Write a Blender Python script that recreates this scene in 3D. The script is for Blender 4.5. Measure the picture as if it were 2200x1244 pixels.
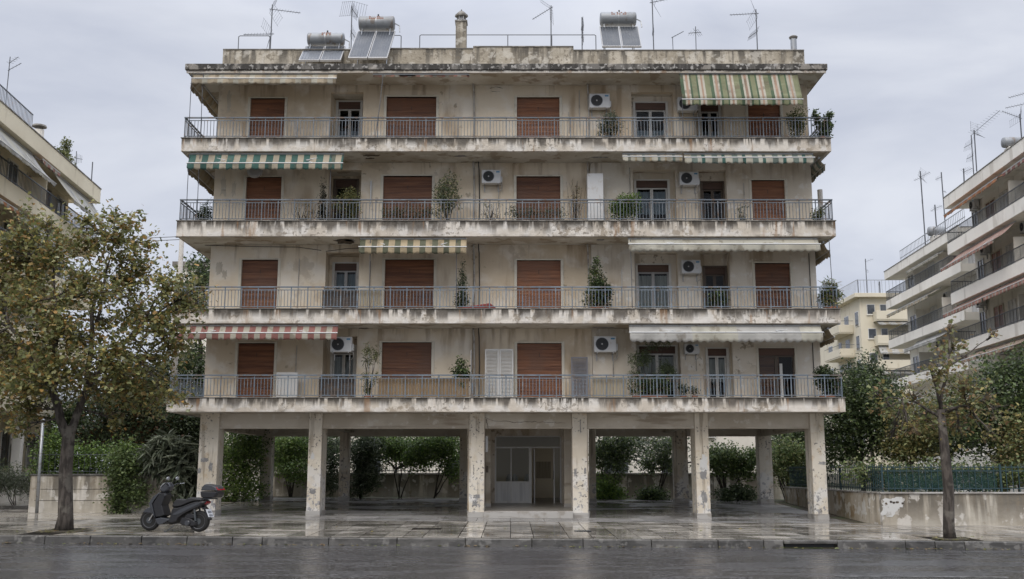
import bpy, bmesh, math, random
import numpy as np
from mathutils import Vector, Matrix
R = random.Random(11)
NR = np.random.default_rng(5)
rad = math.radians
for o in list(bpy.data.objects): bpy.data.objects.remove(o)
S = bpy.context.scene
C = S.collection

# ------------------------------------------------------------------ camera
FPX, PITCH, EYE = 2236.0, rad(9.9), 1.6          # focal length in photo pixels, upward tilt, eye height
cam_d = bpy.data.cameras.new('camera'); cam = bpy.data.objects.new('camera', cam_d); C.objects.link(cam)
cam_d.sensor_width = 36.0; cam_d.lens = FPX / 2200.0 * 36.0; cam_d.clip_end = 2000; cam_d.clip_start = .1
cam.location = (0, 0, EYE); cam.rotation_euler = (rad(90) + PITCH, 0, 0)
S.camera = cam
# ------------------------------------------------------------------ overcast sky
W = bpy.data.worlds.new('World'); S.world = W; W.use_nodes = True
nt = W.node_tree; nt.nodes.clear()
wo = nt.nodes.new('ShaderNodeOutputWorld'); bg = nt.nodes.new('ShaderNodeBackground')
sky = nt.nodes.new('ShaderNodeTexSky'); sky.sky_type = 'NISHITA'; sky.sun_disc = False
SUN_EL, SUN_AZ = rad(52), rad(200)
sky.sun_elevation = SUN_EL; sky.sun_rotation = SUN_AZ
tc = nt.nodes.new('ShaderNodeTexCoord'); mp = nt.nodes.new('ShaderNodeMapping'); mp.inputs['Scale'].default_value = (1.2, 1.2, 3.2)
n1 = nt.nodes.new('ShaderNodeTexNoise'); n1.inputs['Scale'].default_value = 2.8; n1.inputs['Detail'].default_value = 6; n1.inputs['Roughness'].default_value = .52
n1.inputs['Distortion'].default_value = .35
rp = nt.nodes.new('ShaderNodeValToRGB')
rp.color_ramp.elements[0].position = .34; rp.color_ramp.elements[0].color = (4.55, 4.85, 5.7, 1)
rp.color_ramp.elements[1].position = .64; rp.color_ramp.elements[1].color = (6.25, 6.48, 7.1, 1)
sep = nt.nodes.new('ShaderNodeSeparateXYZ')                       # an overcast sky is brighter overhead than at the horizon
zr = nt.nodes.new('ShaderNodeMapRange'); zr.inputs[1].default_value = .40; zr.inputs[2].default_value = 1; zr.inputs[3].default_value = 1; zr.inputs[4].default_value = 3.6
mul = nt.nodes.new('ShaderNodeVectorMath'); mul.operation = 'SCALE'
mx = nt.nodes.new('ShaderNodeMix'); mx.data_type = 'RGBA'; mx.inputs[0].default_value = .94
L = nt.links.new
L(tc.outputs['Generated'], mp.inputs[0]); L(mp.outputs[0], n1.inputs['Vector']); L(n1.outputs['Fac'], rp.inputs[0])
L(tc.outputs['Generated'], sep.inputs[0]); L(sep.outputs[2], zr.inputs[0])
L(rp.outputs[0], mul.inputs[0]); L(zr.outputs[0], mul.inputs['Scale'])
L(sky.outputs[0], mx.inputs[6]); L(mul.outputs[0], mx.inputs[7]); L(mx.outputs[2], bg.inputs[0])
bg.inputs[1].default_value = .1
L(bg.outputs[0], wo.inputs[0])
# ------------------------------------------------------------------ soft sun behind cloud
sl = bpy.data.lights.new('sun', 'SUN'); sl.energy = 1.5; sl.angle = rad(50); sl.color = (1, .91, .78)
sun = bpy.data.objects.new('sun', sl); C.objects.link(sun)
sd = Vector((math.cos(SUN_EL) * math.sin(SUN_AZ), math.cos(SUN_EL) * math.cos(SUN_AZ), math.sin(SUN_EL)))
sun.rotation_euler = sd.to_track_quat('Z', 'Y').to_euler(); sun.location = (0, -20, 60)
S.view_settings.view_transform = 'Standard'; S.view_settings.look = 'None'; S.view_settings.exposure = 0.3; S.view_settings.gamma = 1
S.render.engine = 'CYCLES'; S.cycles.max_bounces = 6; S.cycles.transparent_max_bounces = 12
try: S.cycles.use_denoising = True
except Exception: pass

# ------------------------------------------------------------------ helpers
def at(px, py, Y):
    """world point at depth Y that the photo shows at (px, py)"""
    u = (px - 1100) / FPX; v = (622 - py) / FPX
    c, s = math.cos(PITCH), math.sin(PITCH)
    t = Y / (c - v * s)
    return Vector((u * t, Y, EYE + (s + v * c) * t))
def X_(px, py, Y): return at(px, py, Y).x
def Z_(py, Y): return at(1100, py, Y).z
def gl(x): return -.006 * max(-40, min(40, x))
PROF = [(-60, -.36), (28.2, -.15), (35.3, -.04), (36.1, -.04), (47.5, .371), (60, .42), (900, .42)]
def gz(x, Y):
    if Y < 28.2: return -.36 + gl(x)
    for (a, b), (c, d) in zip(PROF[1:], PROF[2:]):
        if a <= Y <= c: return b + (d - b) * (Y - a) / (c - a) + gl(x)
    return .42 + gl(x)

MATS = {}
def mat(name, col, rough=.8, layers=(), bump=None, metal=0.0, spec=.5, rv=0.0, rlayer=None, emit=None, attr=None, transl=0, alpha=1.0):
    """layers: (scale, lo, hi, colour, amount, (gz0, gz1) or None) noise patches in world space, masked by relative height"""
    m = bpy.data.materials.new(name); m.use_nodes = True; t = m.node_tree; N = t.nodes; K = t.links.new
    b = N['Principled BSDF']; out = N['Material Output']
    b.inputs['Roughness'].default_value = rough; b.inputs['Metallic'].default_value = metal
    b.inputs['Specular IOR Level'].default_value = spec
    geo = N.new('ShaderNodeNewGeometry'); gen = None
    rgb = N.new('ShaderNodeRGB'); rgb.outputs[0].default_value = (*col, 1); cur = rgb.outputs[0]
    if attr:
        a = N.new('ShaderNodeAttribute'); a.attribute_name = attr; cur = a.outputs['Color']
    def noise(scale, det=5, ro=.55, src=None):
        mpn = N.new('ShaderNodeMapping')
        sc = scale if isinstance(scale, tuple) else (scale,) * 3
        mpn.inputs['Scale'].default_value = sc; mpn.inputs['Location'].default_value = (R.random() * 40, R.random() * 40, R.random() * 40)
        K(geo.outputs['Position'], mpn.inputs[0])
        nn = N.new('ShaderNodeTexNoise'); nn.inputs['Scale'].default_value = 1; nn.inputs['Detail'].default_value = det; nn.inputs['Roughness'].default_value = ro
        K(mpn.outputs[0], nn.inputs['Vector']); return nn.outputs['Fac']
    def mrange(s, lo, hi, a=0, c=1):
        r = N.new('ShaderNodeMapRange'); r.interpolation_type = 'SMOOTHSTEP'
        r.inputs[1].default_value = lo; r.inputs[2].default_value = hi; r.inputs[3].default_value = a; r.inputs[4].default_value = c
        K(s, r.inputs[0]); return r.outputs[0]
    def mulv(a, c):
        q = N.new('ShaderNodeMath'); q.operation = 'MULTIPLY'; K(a, q.inputs[0])
        if isinstance(c, (int, float)): q.inputs[1].default_value = c
        else: K(c, q.inputs[1])
        return q.outputs[0]
    for ly in layers:
        scale, lo, hi, lc, amt = ly[:5]; gm = ly[5] if len(ly) > 5 else None
        f = mrange(noise(scale), lo, hi)
        if gm and gm[0] == 'n': f = mulv(f, mrange(noise(gm[1], 2), gm[2], gm[3]))
        elif gm:
            if gen is None:
                tcn = N.new('ShaderNodeTexCoord'); sp = N.new('ShaderNodeSeparateXYZ'); K(tcn.outputs['Generated'], sp.inputs[0]); gen = sp.outputs[2]
            g = N.new('ShaderNodeMapRange'); g.inputs[1].default_value = gm[0]; g.inputs[2].default_value = gm[1]; K(gen, g.inputs[0])
            f = mulv(f, g.outputs[0])
        f = mulv(f, amt)
        x = N.new('ShaderNodeMix'); x.data_type = 'RGBA'; K(f, x.inputs[0]); K(cur, x.inputs[6]); x.inputs[7].default_value = (*lc, 1); cur = x.outputs[2]
    if rv:
        oi = N.new('ShaderNodeObjectInfo'); r = N.new('ShaderNodeMapRange'); r.inputs[3].default_value = 1 - rv; r.inputs[4].default_value = 1 + rv
        K(oi.outputs['Random'], r.inputs[0]); hv = N.new('ShaderNodeHueSaturation'); K(r.outputs[0], hv.inputs['Value']); K(cur, hv.inputs['Color']); cur = hv.outputs[0]
    K(cur, b.inputs['Base Color'])
    if rlayer:
        scale, lo, hi, r0, r1 = rlayer; K(mrange(noise(scale), lo, hi, r0, r1), b.inputs['Roughness'])
    if bump:
        bn = N.new('ShaderNodeBump'); bn.inputs['Strength'].default_value = bump[1]; bn.inputs['Distance'].default_value = bump[2] if len(bump) > 2 else .02
        K(noise(bump[0], 6, .6), bn.inputs['Height']); K(bn.outputs[0], b.inputs['Normal'])
    if emit: b.inputs['Emission Color'].default_value = (*emit[0], 1); b.inputs['Emission Strength'].default_value = emit[1]
    if transl:
        tr = N.new('ShaderNodeBsdfTranslucent'); K(cur, tr.inputs[0]); ms = N.new('ShaderNodeMixShader'); ms.inputs[0].default_value = transl
        K(b.outputs[0], ms.inputs[1]); K(tr.outputs[0], ms.inputs[2]); K(ms.outputs[0], out.inputs[0])
    if alpha < 1: b.inputs['Alpha'].default_value = alpha
    MATS[name] = m; return m
def glassmat(name, tint=(.75, .8, .8)):
    m = bpy.data.materials.new(name); m.use_nodes = True; t = m.node_tree; N = t.nodes; K = t.links.new; N.clear()
    o = N.new('ShaderNodeOutputMaterial'); ms = N.new('ShaderNodeMixShader'); fr = N.new('ShaderNodeFresnel'); fr.inputs[0].default_value = 1.33
    tr = N.new('ShaderNodeBsdfTransparent'); tr.inputs[0].default_value = (*tint, 1); gs = N.new('ShaderNodeBsdfGlossy'); gs.inputs['Roughness'].default_value = .03
    K(fr.outputs[0], ms.inputs[0]); K(tr.outputs[0], ms.inputs[1]); K(gs.outputs[0], ms.inputs[2]); K(ms.outputs[0], o.inputs[0])
    MATS[name] = m; return m

# stained plaster, concrete, metal ...
ST1, ST2, GREY = (.20, .155, .10), (.30, .235, .14), (.24, .23, .215)
mat('wall', (.68, .598, .475), .9, [(.35, .40, .62, (.53, .43, .305), .75), (1.1, .48, .64, (.73, .68, .60), .7), ((1.2, 1.2, .22), .50, .66, (.31, .22, .135), .7, ('n', .45, .48, .6)), (1.7, .56, .64, (.42, .35, .265), .5, ('n', .3, .52, .62)), (4, .60, .66, ST1, .6, ('n', .4, .57, .65)), ((3.5, 3.5, .35), .53, .68, (.28, .205, .135), .7, (.6, 1.0)), ((3, 3, .6), .48, .62, (.31, .25, .18), .65, (.22, .0))], bump=(14, .25))
mat('wall_grey', (.665, .61, .525), .9, [(.5, .42, .62, (.53, .455, .35), .7), ((1.4, 1.4, .25), .50, .66, (.33, .25, .165), .7, ('n', .45, .47, .6)), (3, .57, .64, (.73, .70, .65), .6), (4, .58, .64, ST1, .7, ('n', .4, .55, .63)), ((3.5, 3.5, .35), .53, .68, (.27, .2, .13), .65, (.6, 1.0)), ((3, 3, .6), .48, .62, (.30, .24, .17), .6, (.22, .0))], bump=(14, .25))
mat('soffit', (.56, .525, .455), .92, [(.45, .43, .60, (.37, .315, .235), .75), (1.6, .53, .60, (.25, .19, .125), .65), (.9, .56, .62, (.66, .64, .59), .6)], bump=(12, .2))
mat('fascia', (.635, .59, .525), .88, [(.9, .42, .60, (.46, .40, .32), .65), (2.6, .50, .58, (.65, .625, .585), .65), (4.5, .52, .58, (.29, .24, .18), .75, ('n', .5, .5, .6)), (9, .55, .60, (.2, .17, .135), .7, ('n', .6, .5, .6)), ((6, 6, .45), .44, .52, (.055, .048, .038), .95, (.40, .86)), ((2.5, 2.5, .3), .50, .58, (.07, .06, .048), .9, (.2, .8)), ((1.7, 1.7, .3), .53, .61, (.125, .11, .092), .85, (.0, .6)), (.9, .48, .58, (.14, .122, .10), .9, (.7, .98)), (1.3, .52, .6, (.24, .21, .175), .6, (.2, .0)), ((3.2, 3.2, .35), .60, .67, (.27, .15, .07), .55)], bump=(9, .6, .04))
mat('roof_edge', (.17, .16, .145), .9, [((3, 3, .8), .36, .56, (.04, .037, .033), .95), (7, .56, .61, (.42, .405, .38), .8), (2, .58, .64, (.36, .33, .29), .6)], bump=(9, .5, .03))
mat('parapet', (.44, .40, .33), .9, [(.7, .42, .60, (.28, .245, .19), .85), ((3.5, 3.5, .45), .42, .58, (.085, .077, .065), .9, (.0, .9)), (2.4, .54, .62, (.54, .51, .45), .6), (6, .57, .63, (.17, .145, .11), .7)], bump=(7, .8, .05))
mat('cap_dark', (.16, .15, .135), .9, [(3, .5, .62, (.34, .32, .29), .7)], bump=(9, .3))
mat('column', (.645, .59, .495), .85, [(.8, .42, .62, (.52, .45, .345), .65), (1.5, .47, .60, (.67, .655, .625), .8, (.75, .35)), (6.5, .565, .58, (.27, .27, .28), .85, (.5, .2)), (11, .58, .60, (.16, .15, .14), .9, ('n', 1.3, .5, .56)), (2.7, .60, .67, (.47, .345, .20), .45), ((4, 4, .35), .56, .66, (.2, .16, .115), .6)], bump=(9, .4))
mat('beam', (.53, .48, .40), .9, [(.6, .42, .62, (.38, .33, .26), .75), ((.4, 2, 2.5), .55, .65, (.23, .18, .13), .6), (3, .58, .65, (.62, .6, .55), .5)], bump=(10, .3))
mat('concrete', (.54, .50, .425), .9, [(.7, .42, .62, (.39, .345, .275), .8), ((2.4, 2.4, .2), .37, .52, (.10, .088, .07), .85, (.0, .75)), (2.0, .53, .59, (.64, .61, .56), .7), ((6, 6, .4), .5, .6, (.2, .17, .13), .7, (.2, 1.)), (5, .57, .63, (.22, .18, .13), .75, ('n', .6, .5, .6))], bump=(8, .5, .03))
mat('concrete_warm', (.52, .46, .37), .9, [(.6, .42, .62, (.35, .285, .19), .8), ((2.0, 2.0, .28), .46, .62, (.12, .10, .07), .8, (.1, .95)), (2.4, .53, .58, (.64, .62, .57), .85), (1.2, .58, .65, (.28, .19, .095), .75)], bump=(8, .5, .03))
mat('patch_dark', (.055, .045, .035), .95, [(6, .45, .65, (.16, .12, .08), .8)], bump=(12, .6))
mat('patch_grey', (.22, .215, .21), .92, [(7, .5, .6, (.36, .35, .33), .8)], bump=(12, .4))
mat('patch_white', (.55, .545, .525), .85, [(5, .58, .63, (.35, .33, .3), .7)], bump=(12, .3))
mat('shutter', (.225, .094, .045), .5, [((.5, .5, 9), .42, .62, (.115, .045, .025), .8), ((.9, .9, 20), .5, .68, (.31, .145, .075), .65), (.7, .5, .66, (.18, .09, .055), .7)], bump=((2, 2, 60), .1), rv=.28)
mat('shutter_old', (.10, .055, .038), .6, [((.5, .5, 9), .42, .66, (.06, .033, .024), .8)], rv=.15)
mat('frame_white', (.62, .615, .59), .5, [(5, .55, .7, (.45, .43, .4), .6)])
mat('frame_cream', (.60, .56, .47), .7, [(4, .52, .7, (.44, .4, .33), .6)])
mat('frame_dark', (.11, .085, .065), .55)
mat('frame_alu', (.36, .355, .35), .45, metal=.3)
mat('white_metal', (.56, .565, .565), .45, [(6, .58, .7, (.45, .42, .38), .6)])
mat('white_louver', (.60, .595, .575), .5, [((1, 1, 5), .5, .7, (.58, .56, .52), .6)])
mat('grey_louver', (.19, .19, .21), .6)
mat('rail_blue', (.135, .168, .205), .5, [(5, .52, .6, (.17, .13, .10), .8), (2, .5, .66, (.22, .26, .30), .7)], metal=.2)
mat('rail_grey', (.105, .122, .142), .5, [(6, .54, .62, (.14, .09, .06), .8), (2, .5, .66, (.18, .20, .22), .7)], metal=.2)
mat('rail_dark', (.07, .078, .085), .5, metal=.3)
mat('pipe', (.42, .40, .37), .7, [(4, .5, .65, (.22, .19, .16), .7)])
mat('cable', (.05, .048, .045), .7)
mat('steel', (.33, .345, .36), .4, [(8, .55, .65, (.2, .17, .14), .6)], metal=.6)
mat('antenna_metal', (.10, .105, .115), .5, metal=.4)
mat('tank', (.26, .275, .29), .5, [(1.3, .46, .6, (.17, .17, .17), .75), ((4, 4, 1), .56, .64, (.15, .115, .085), .7)], metal=.3)
mat('solar', (.04, .046, .056), .3, [(2, .45, .65, (.085, .088, .092), .7)])
mat('solar_line', (.16, .17, .185), .4)
mat('red_print', (.30, .15, .11), .7); mat('blue_print', (.10, .25, .40), .6); mat('dark_print', (.05, .055, .08), .7)
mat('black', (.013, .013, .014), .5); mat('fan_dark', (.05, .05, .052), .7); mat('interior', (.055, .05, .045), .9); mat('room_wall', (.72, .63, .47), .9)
mat('curtain', (.62, .62, .60), .9, [((14, 14, .3), .4, .6, (.42, .42, .42), .8)], transl=.25)
mat('curtain_blue', (.36, .42, .48), .9, [((10, 10, .4), .4, .6, (.25, .3, .35), .8)], transl=.2)
glassmat('glass'); glassmat('glass_clear', (.62, .64, .62))
mat('terracotta', (.30, .115, .06), .8, [(8, .5, .65, (.22, .12, .08), .7)]); mat('pot_white', (.55, .54, .5), .7); mat('pot_dark', (.06, .055, .05), .7)
mat('reed', (.30, .215, .125), .85, [((40, 40, 1), .4, .6, (.19, .13, .075), .8)], bump=((60, 60, 2), .5))
mat('reed_tan', (.42, .36, .26), .85, [((40, 40, 1), .4, .6, (.3, .25, .17), .8)], bump=((60, 60, 2), .5))
mat('wood_dark', (.05, .04, .035), .7, [((2, 2, 30), .4, .6, (.09, .07, .055), .8)])
mat('red_cloth', (.25, .055, .045), .9)
# awning cloths
for n_, c_ in dict(teal=(.06, .14, .118), sand=(.44, .385, .29), beige=(.52, .44, .32), beige_d=(.42, .35, .25), green=(.10, .15, .085), olive=(.25, .26, .15), salmon=(.42, .285, .205), cream=(.53, .50, .41), oliveD=(.13, .135, .085), tanC=(.47, .38, .245), brick=(.30, .135, .115), bone=(.47, .44, .36), ivory=(.52, .50, .42), pinkish=(.45, .24, .19), offwhite=(.50, .49, .46), pale_teal=(.19, .24, .21), rust=(.50, .22, .10)).items():
    c_ = tuple(v * .84 for v in c_)
    mat('cloth_' + n_, c_, .9, [(.9, .5, .7, tuple(v * .6 for v in c_), .75), ((1.2, 1.2, 4), .56, .7, tuple(min(1, v * 1.25 + .03) for v in c_), .5), (2.2, .57, .66, (.16, .13, .09), .55)], transl=.18)
# ground
mat('asphalt', (.026, .025, .027), .3, [(.25, .42, .60, (.04, .039, .04), .8), (22, .50, .60, (.19, .185, .188), .8), (11, .5, .6, (.018, .018, .019), .6)], bump=(34, .42, .013), rlayer=((.5, 1.4, 1), .42, .60, .15, .33))
mat('pave', (.25, .23, .20), .3, [(.5, .42, .60, (.19, .172, .148), .8), ((1.2, 2.2, 1), .52, .64, (.37, .35, .315), .5), (2.5, .56, .64, (.125, .11, .09), .7)], bump=(25, .06, .01), rv=.42, rlayer=((.6, 1.3, 1), .46, .60, .05, .36))
mat('terrace_tile', (.25, .24, .23), .3, [(.6, .42, .62, (.16, .153, .146), .8), (2.5, .56, .64, (.33, .32, .305), .6)], bump=(20, .05, .01), rv=.2, rlayer=((.4, .8, 1), .40, .60, .10, .36))
mat('mortar', (.03, .027, .024), .8, [(2, .4, .6, (.02, .019, .017), .8)], bump=(30, .4), spec=.0)
mat('kerb_stone', (.085, .081, .075), .45, [(1.4, .42, .60, (.05, .047, .042), .8), ((2, 2, 8), .5, .6, (.028, .026, .023), .75), (5, .56, .62, (.17, .163, .15), .55)], bump=(18, .4), rv=.25, rlayer=(.9, .4, .6, .16, .4))
mat('soil', (.055, .045, .03), .9, [(1.2, .45, .6, (.05, .075, .025), .8), (6, .5, .65, (.09, .07, .045), .6)], bump=(9, .8, .06))
mat('dirt', (.05, .042, .03), .9, [(5, .5, .62, (.09, .085, .03), .8)], bump=(20, .8))
mat('marble', (.40, .385, .36), .35, [((.8, 5, 5), .5, .62, (.22, .2, .18), .8), (2.5, .52, .62, (.26, .23, .19), .7)], bump=(15, .15))
mat('hall_floor', (.33, .31, .28), .3, [(1, .45, .6, (.26, .245, .22), .8)])
mat('entrance_panel', (.62, .62, .61), .45, [((9, 9, .3), .45, .6, (.45, .45, .45), .7)])
mat('road_paint', (.26, .26, .255), .5, [(6, .36, .54, (.05, .05, .05), .95)])
mat('bark', (.095, .08, .068), .95, [((9, 9, 2.2), .42, .58, (.035, .029, .024), .9), (2.2, .54, .64, (.17, .155, .13), .6)], bump=((16, 16, 4), 1.0, .05))
mat('bark_dark', (.06, .05, .042), .95, [((9, 9, 2.2), .45, .62, (.03, .026, .022), .8)], bump=((16, 16, 4), .8, .03))
mat('leaf', (.1, .1, .05), .5, attr='Col', transl=.36, spec=.4)
mat('fence_teal', (.026, .056, .066), .5, [(5, .55, .65, (.06, .05, .04), .6)], metal=.2)
mat('net_green', (.007, .034, .030), .9, [((30, 30, 30), .4, .6, (.012, .05, .042), .7)], alpha=.72)
# neighbouring houses
mat('house_cream', (.76, .685, .52), .9, [(.5, .45, .65, (.67, .595, .44), .7), ((1.2, 1.2, .25), .56, .68, (.48, .41, .29), .6)])
mat('house_white', (.78, .745, .675), .9, [(.5, .45, .65, (.68, .645, .58), .7), ((1.2, 1.2, .25), .56, .68, (.46, .42, .36), .6)])
mat('house_yellow', (.66, .605, .485), .9, [(.4, .45, .65, (.6, .545, .43), .7), ((1.2, 1.2, .25), .6, .7, (.45, .39, .28), .5)])
mat('house_shade', (.22, .19, .155), .9)
# scooter
mat('scooter_grey', (.042, .045, .052), .25, spec=.6); mat('scooter_dark', (.014, .014, .016), .42); mat('seat_vinyl', (.02, .02, .022), .55, bump=(60, .15))
mat('rubber', (.012, .012, .012), .8, bump=(40, .3)); mat('rim', (.20, .20, .21), .35, metal=.8); mat('chrome', (.6, .6, .62), .15, metal=1.0)
mat('lamp_red', (.22, .008, .012), .15); mat('lamp_clear', (.35, .36, .38), .1, metal=.4); mat('plate', (.62, .64, .68), .4)

class MB:
    def __init__(s, T=None): s.v = []; s.f = []; s.m = []; s.mi = 0; s.T = T
    def add(s, vs, fs):
        n = len(s.v)
        s.v += [tuple(s.T @ Vector(p)) if s.T else tuple(p) for p in vs]
        s.f += [tuple(n + i for i in f) for f in fs]; s.m += [s.mi] * len(fs); return s
    def box(s, x0, x1, y0, y1, z0, z1):
        return s.add([(x0, y0, z0), (x1, y0, z0), (x1, y1, z0), (x0, y1, z0), (x0, y0, z1), (x1, y0, z1), (x1, y1, z1), (x0, y1, z1)],
                     [(3, 2, 1, 0), (4, 5, 6, 7), (0, 1, 5, 4), (1, 2, 6, 5), (2, 3, 7, 6), (3, 0, 4, 7)])
    def hexa(s, b4, t4):
        return s.add(list(b4) + list(t4), [(3, 2, 1, 0), (4, 5, 6, 7), (0, 1, 5, 4), (1, 2, 6, 5), (2, 3, 7, 6), (3, 0, 4, 7)])
    def quad(s, a, b, c, d): return s.add([a, b, c, d], [(0, 1, 2, 3)])
    def tube(s, pts, r, n=6, caps=True):
        pts = [Vector(p) for p in pts]; rs = r if isinstance(r, (list, tuple)) else [r] * len(pts)
        vs, fs = [], []; prev = None
        for i, p in enumerate(pts):
            d = (pts[min(i + 1, len(pts) - 1)] - pts[max(i - 1, 0)])
            if d.length < 1e-9: d = Vector((0, 0, 1))
            d.normalize()
            a = prev if prev is not None else (Vector((0, 0, 1)) if abs(d.z) < .9 else Vector((1, 0, 0)))
            a = a - d * a.dot(d)
            if a.length < 1e-6: a = d.orthogonal()
            a.normalize(); b = d.cross(a); prev = a
            for k in range(n):
                t = 2 * math.pi * k / n; vs.append(p + (a * math.cos(t) + b * math.sin(t)) * rs[i])
        for i in range(len(pts) - 1):
            for k in range(n):
                k2 = (k + 1) % n; fs.append((i * n + k, i * n + k2, (i + 1) * n + k2, (i + 1) * n + k))
        if caps: fs.append(tuple(range(n))[::-1]); fs.append(tuple((len(pts) - 1) * n + k for k in range(n)))
        return s.add(vs, fs)
    def lathe(s, prof, c, axis='z', n=16):
        """prof: (radius, height) pairs about an axis through c"""
        vs, fs = [], []; c = Vector(c)
        for r, h in prof:
            for k in range(n):
                t = 2 * math.pi * k / n; a, b = r * math.cos(t), r * math.sin(t)
                vs.append(c + Vector({'z': (a, b, h), 'y': (a, h, b), 'x': (h, a, b)}[axis]))
        for i in range(len(prof) - 1):
            for k in range(n):
                k2 = (k + 1) % n; fs.append((i * n + k, i * n + k2, (i + 1) * n + k2, (i + 1) * n + k))
        fs.append(tuple(range(n))); fs.append(tuple((len(prof) - 1) * n + k for k in range(n)))
        return s.add(vs, fs)
    def prism(s, poly, d0, d1, plane='xz', shrink=1.0):
        """polygon in a plane, extruded along the third axis; both end faces shrunk about their centroid for a rounded look"""
        n = len(poly); cx = sum(p[0] for p in poly) / n; cy = sum(p[1] for p in poly) / n
        def P(p, d, k=1.0):
            a, b = cx + (p[0] - cx) * k, cy + (p[1] - cy) * k
            return {'xz': (a, d, b), 'xy': (a, b, d), 'yz': (d, a, b)}[plane]
        if shrink == 1.0: rings = [(d0, 1), (d1, 1)]
        else:
            w = d1 - d0; rings = [(d0, shrink), (d0 + w * .18, 1), (d1 - w * .18, 1), (d1, shrink)]
        vs = [P(p, d, k) for d, k in rings for p in poly]; fs = []
        for i in range(len(rings) - 1):
            for k in range(n): k2 = (k + 1) % n; fs.append((i * n + k, i * n + k2, (i + 1) * n + k2, (i + 1) * n + k))
        fs.append(tuple(range(n))); fs.append(tuple((len(rings) - 1) * n + k for k in range(n)))
        return s.add(vs, fs)
    def mesh(s, name, mats, off=Vector((0, 0, 0)), smooth=False):
        me = bpy.data.meshes.new(name)
        me.from_pydata([(a - off[0], b - off[1], c - off[2]) for a, b, c in s.v], [], s.f)
        for m in (mats if isinstance(mats, (list, tuple)) else [mats]): me.materials.append(MATS[m])
        me.polygons.foreach_set('material_index', s.m)
        bm = bmesh.new(); bm.from_mesh(me); bmesh.ops.recalc_face_normals(bm, faces=bm.faces); bm.to_mesh(me); bm.free()
        if smooth: me.polygons.foreach_set('use_smooth', [True] * len(me.polygons))
        me.update(); return me
    def build(s, name, mats, parent=None, smooth=False, bevel=0, origin=None, solid=0):
        if parent is not None: off = wloc(parent)
        elif origin is not None: off = Vector(origin)
        else:
            xs, ys, zs = zip(*s.v); off = Vector(((min(xs) + max(xs)) / 2, (min(ys) + max(ys)) / 2, min(zs)))
        o = bpy.data.objects.new(name, s.mesh(name, mats, off, smooth)); C.objects.link(o)
        if parent is not None: o.parent = parent
        else: o.location = off
        if solid: md = o.modifiers.new('solid', 'SOLIDIFY'); md.thickness = solid; md.offset = 0
        if bevel: md = o.modifiers.new('bevel', 'BEVEL'); md.width = bevel; md.segments = 2; md.limit_method = 'ANGLE'
        if smooth == 'auto': pass
        return o
def wloc(o):
    v = Vector((0, 0, 0))
    while o is not None: v = v + o.location; o = o.parent
    return v
def tag(o, label=None, cat=None, group=None, kind=None):
    if label: o['label'] = label
    if cat: o['category'] = cat
    if group: o['group'] = group
    if kind: o['kind'] = kind
    return o
def thing(name, label, cat, loc=(0, 0, 0), group=None):
    o = bpy.data.objects.new(name, None); C.objects.link(o); o.location = loc; o.empty_display_size = .2
    return tag(o, label, cat, group)
def struct(o): o['kind'] = 'structure'; return o
def dup(root, loc, rz=0, label=None, scale=None):
    r = root.copy(); C.objects.link(r); r.location = loc; r.rotation_euler = (0, 0, rz)
    if label: r['label'] = label
    if scale: r.scale = scale
    for ch in list(root.children):
        c = ch.copy(); C.objects.link(c); c.parent = r
        for g in list(ch.children):
            d = g.copy(); C.objects.link(d); d.parent = c
    return r
def inst(src_mesh, name, loc, parent=None, rot=(0, 0, 0), scale=(1, 1, 1)):
    o = bpy.data.objects.new(name, src_mesh); C.objects.link(o); o.parent = parent
    o.location = Vector(loc) - (wloc(parent) if parent else Vector((0, 0, 0))); o.rotation_euler = rot; o.scale = scale; return o
def blob(cx, cy, rx, ry, n=14, jag=.3, rr=None):
    rr = rr or R; out = []
    for k in range(n):                                   # a ragged, roughly rectangular outline
        c, s = math.cos(2 * math.pi * k / n), math.sin(2 * math.pi * k / n); q = 1 - jag * rr.random()
        out.append((cx + rx * math.copysign(abs(c) ** .6, c) * q, cy + ry * math.copysign(abs(s) ** .6, s) * q))
    return out
# ================================================================== GROUND
TLX, TRX = X_(137, 1142, 29.9), X_(2041, 1160, 28.98)          # the two street trees
def sheet(name, xs, ys, zf, m):
    b = MB(); n = len(xs)
    b.add([(x, y, zf(x, y)) for y in ys for x in xs], [(j * n + i, j * n + i + 1, (j + 1) * n + i + 1, (j + 1) * n + i) for j in range(len(ys) - 1) for i in range(n - 1)])
    return struct(b.build(name, m, origin=(0, 0, 0)))
GX = [-700, -120, -60, -40, -20, 0, 20, 40, 60, 120, 700]
def gzz(x, y):
    return (-.47 + gl(x)) if y < 28.4 else gz(x, y) - .03
sheet('ground', GX, [-300, 0, 28.0, 28.41, 35.3, 36.1, 47.5, 60, 120, 900], gzz, 'soil')
sheet('road', GX[1:-1], [-30, 5, 18, 24, 28.12], lambda x, y: -.36 + gl(x) + .012 * (1 if y < 20 else (28.12 - y) / 8.12), 'asphalt')
side_path = sheet('side_pavement', [-60, -40, -20, -11.6], [35.3, 36.1, 38.3, 47.5, 60], lambda x, y: gz(x, y) - .004, 'pave')
side_path2 = sheet('forecourt_edge', [11.4, 12.6, 14, 20, 40], [34.0, 34.6, 35.3, 35.9], lambda x, y: gz(x, y) - .012, 'pave')
# broken white lane line near the bottom edge of the picture
for i, (xa, xb) in enumerate([(6.2, 9.5), (10.3, 13.0)]):
    b = MB(); y0 = 20.55
    b.quad((xa, y0, -.3435 + gl(xa)), (xb, y0, -.3435 + gl(xb)), (xb, y0 + .1, -.3435 + gl(xb)), (xa, y0 + .1, -.3435 + gl(xa)))
    struct(b.build('road_marking', 'road_paint'))
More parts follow.
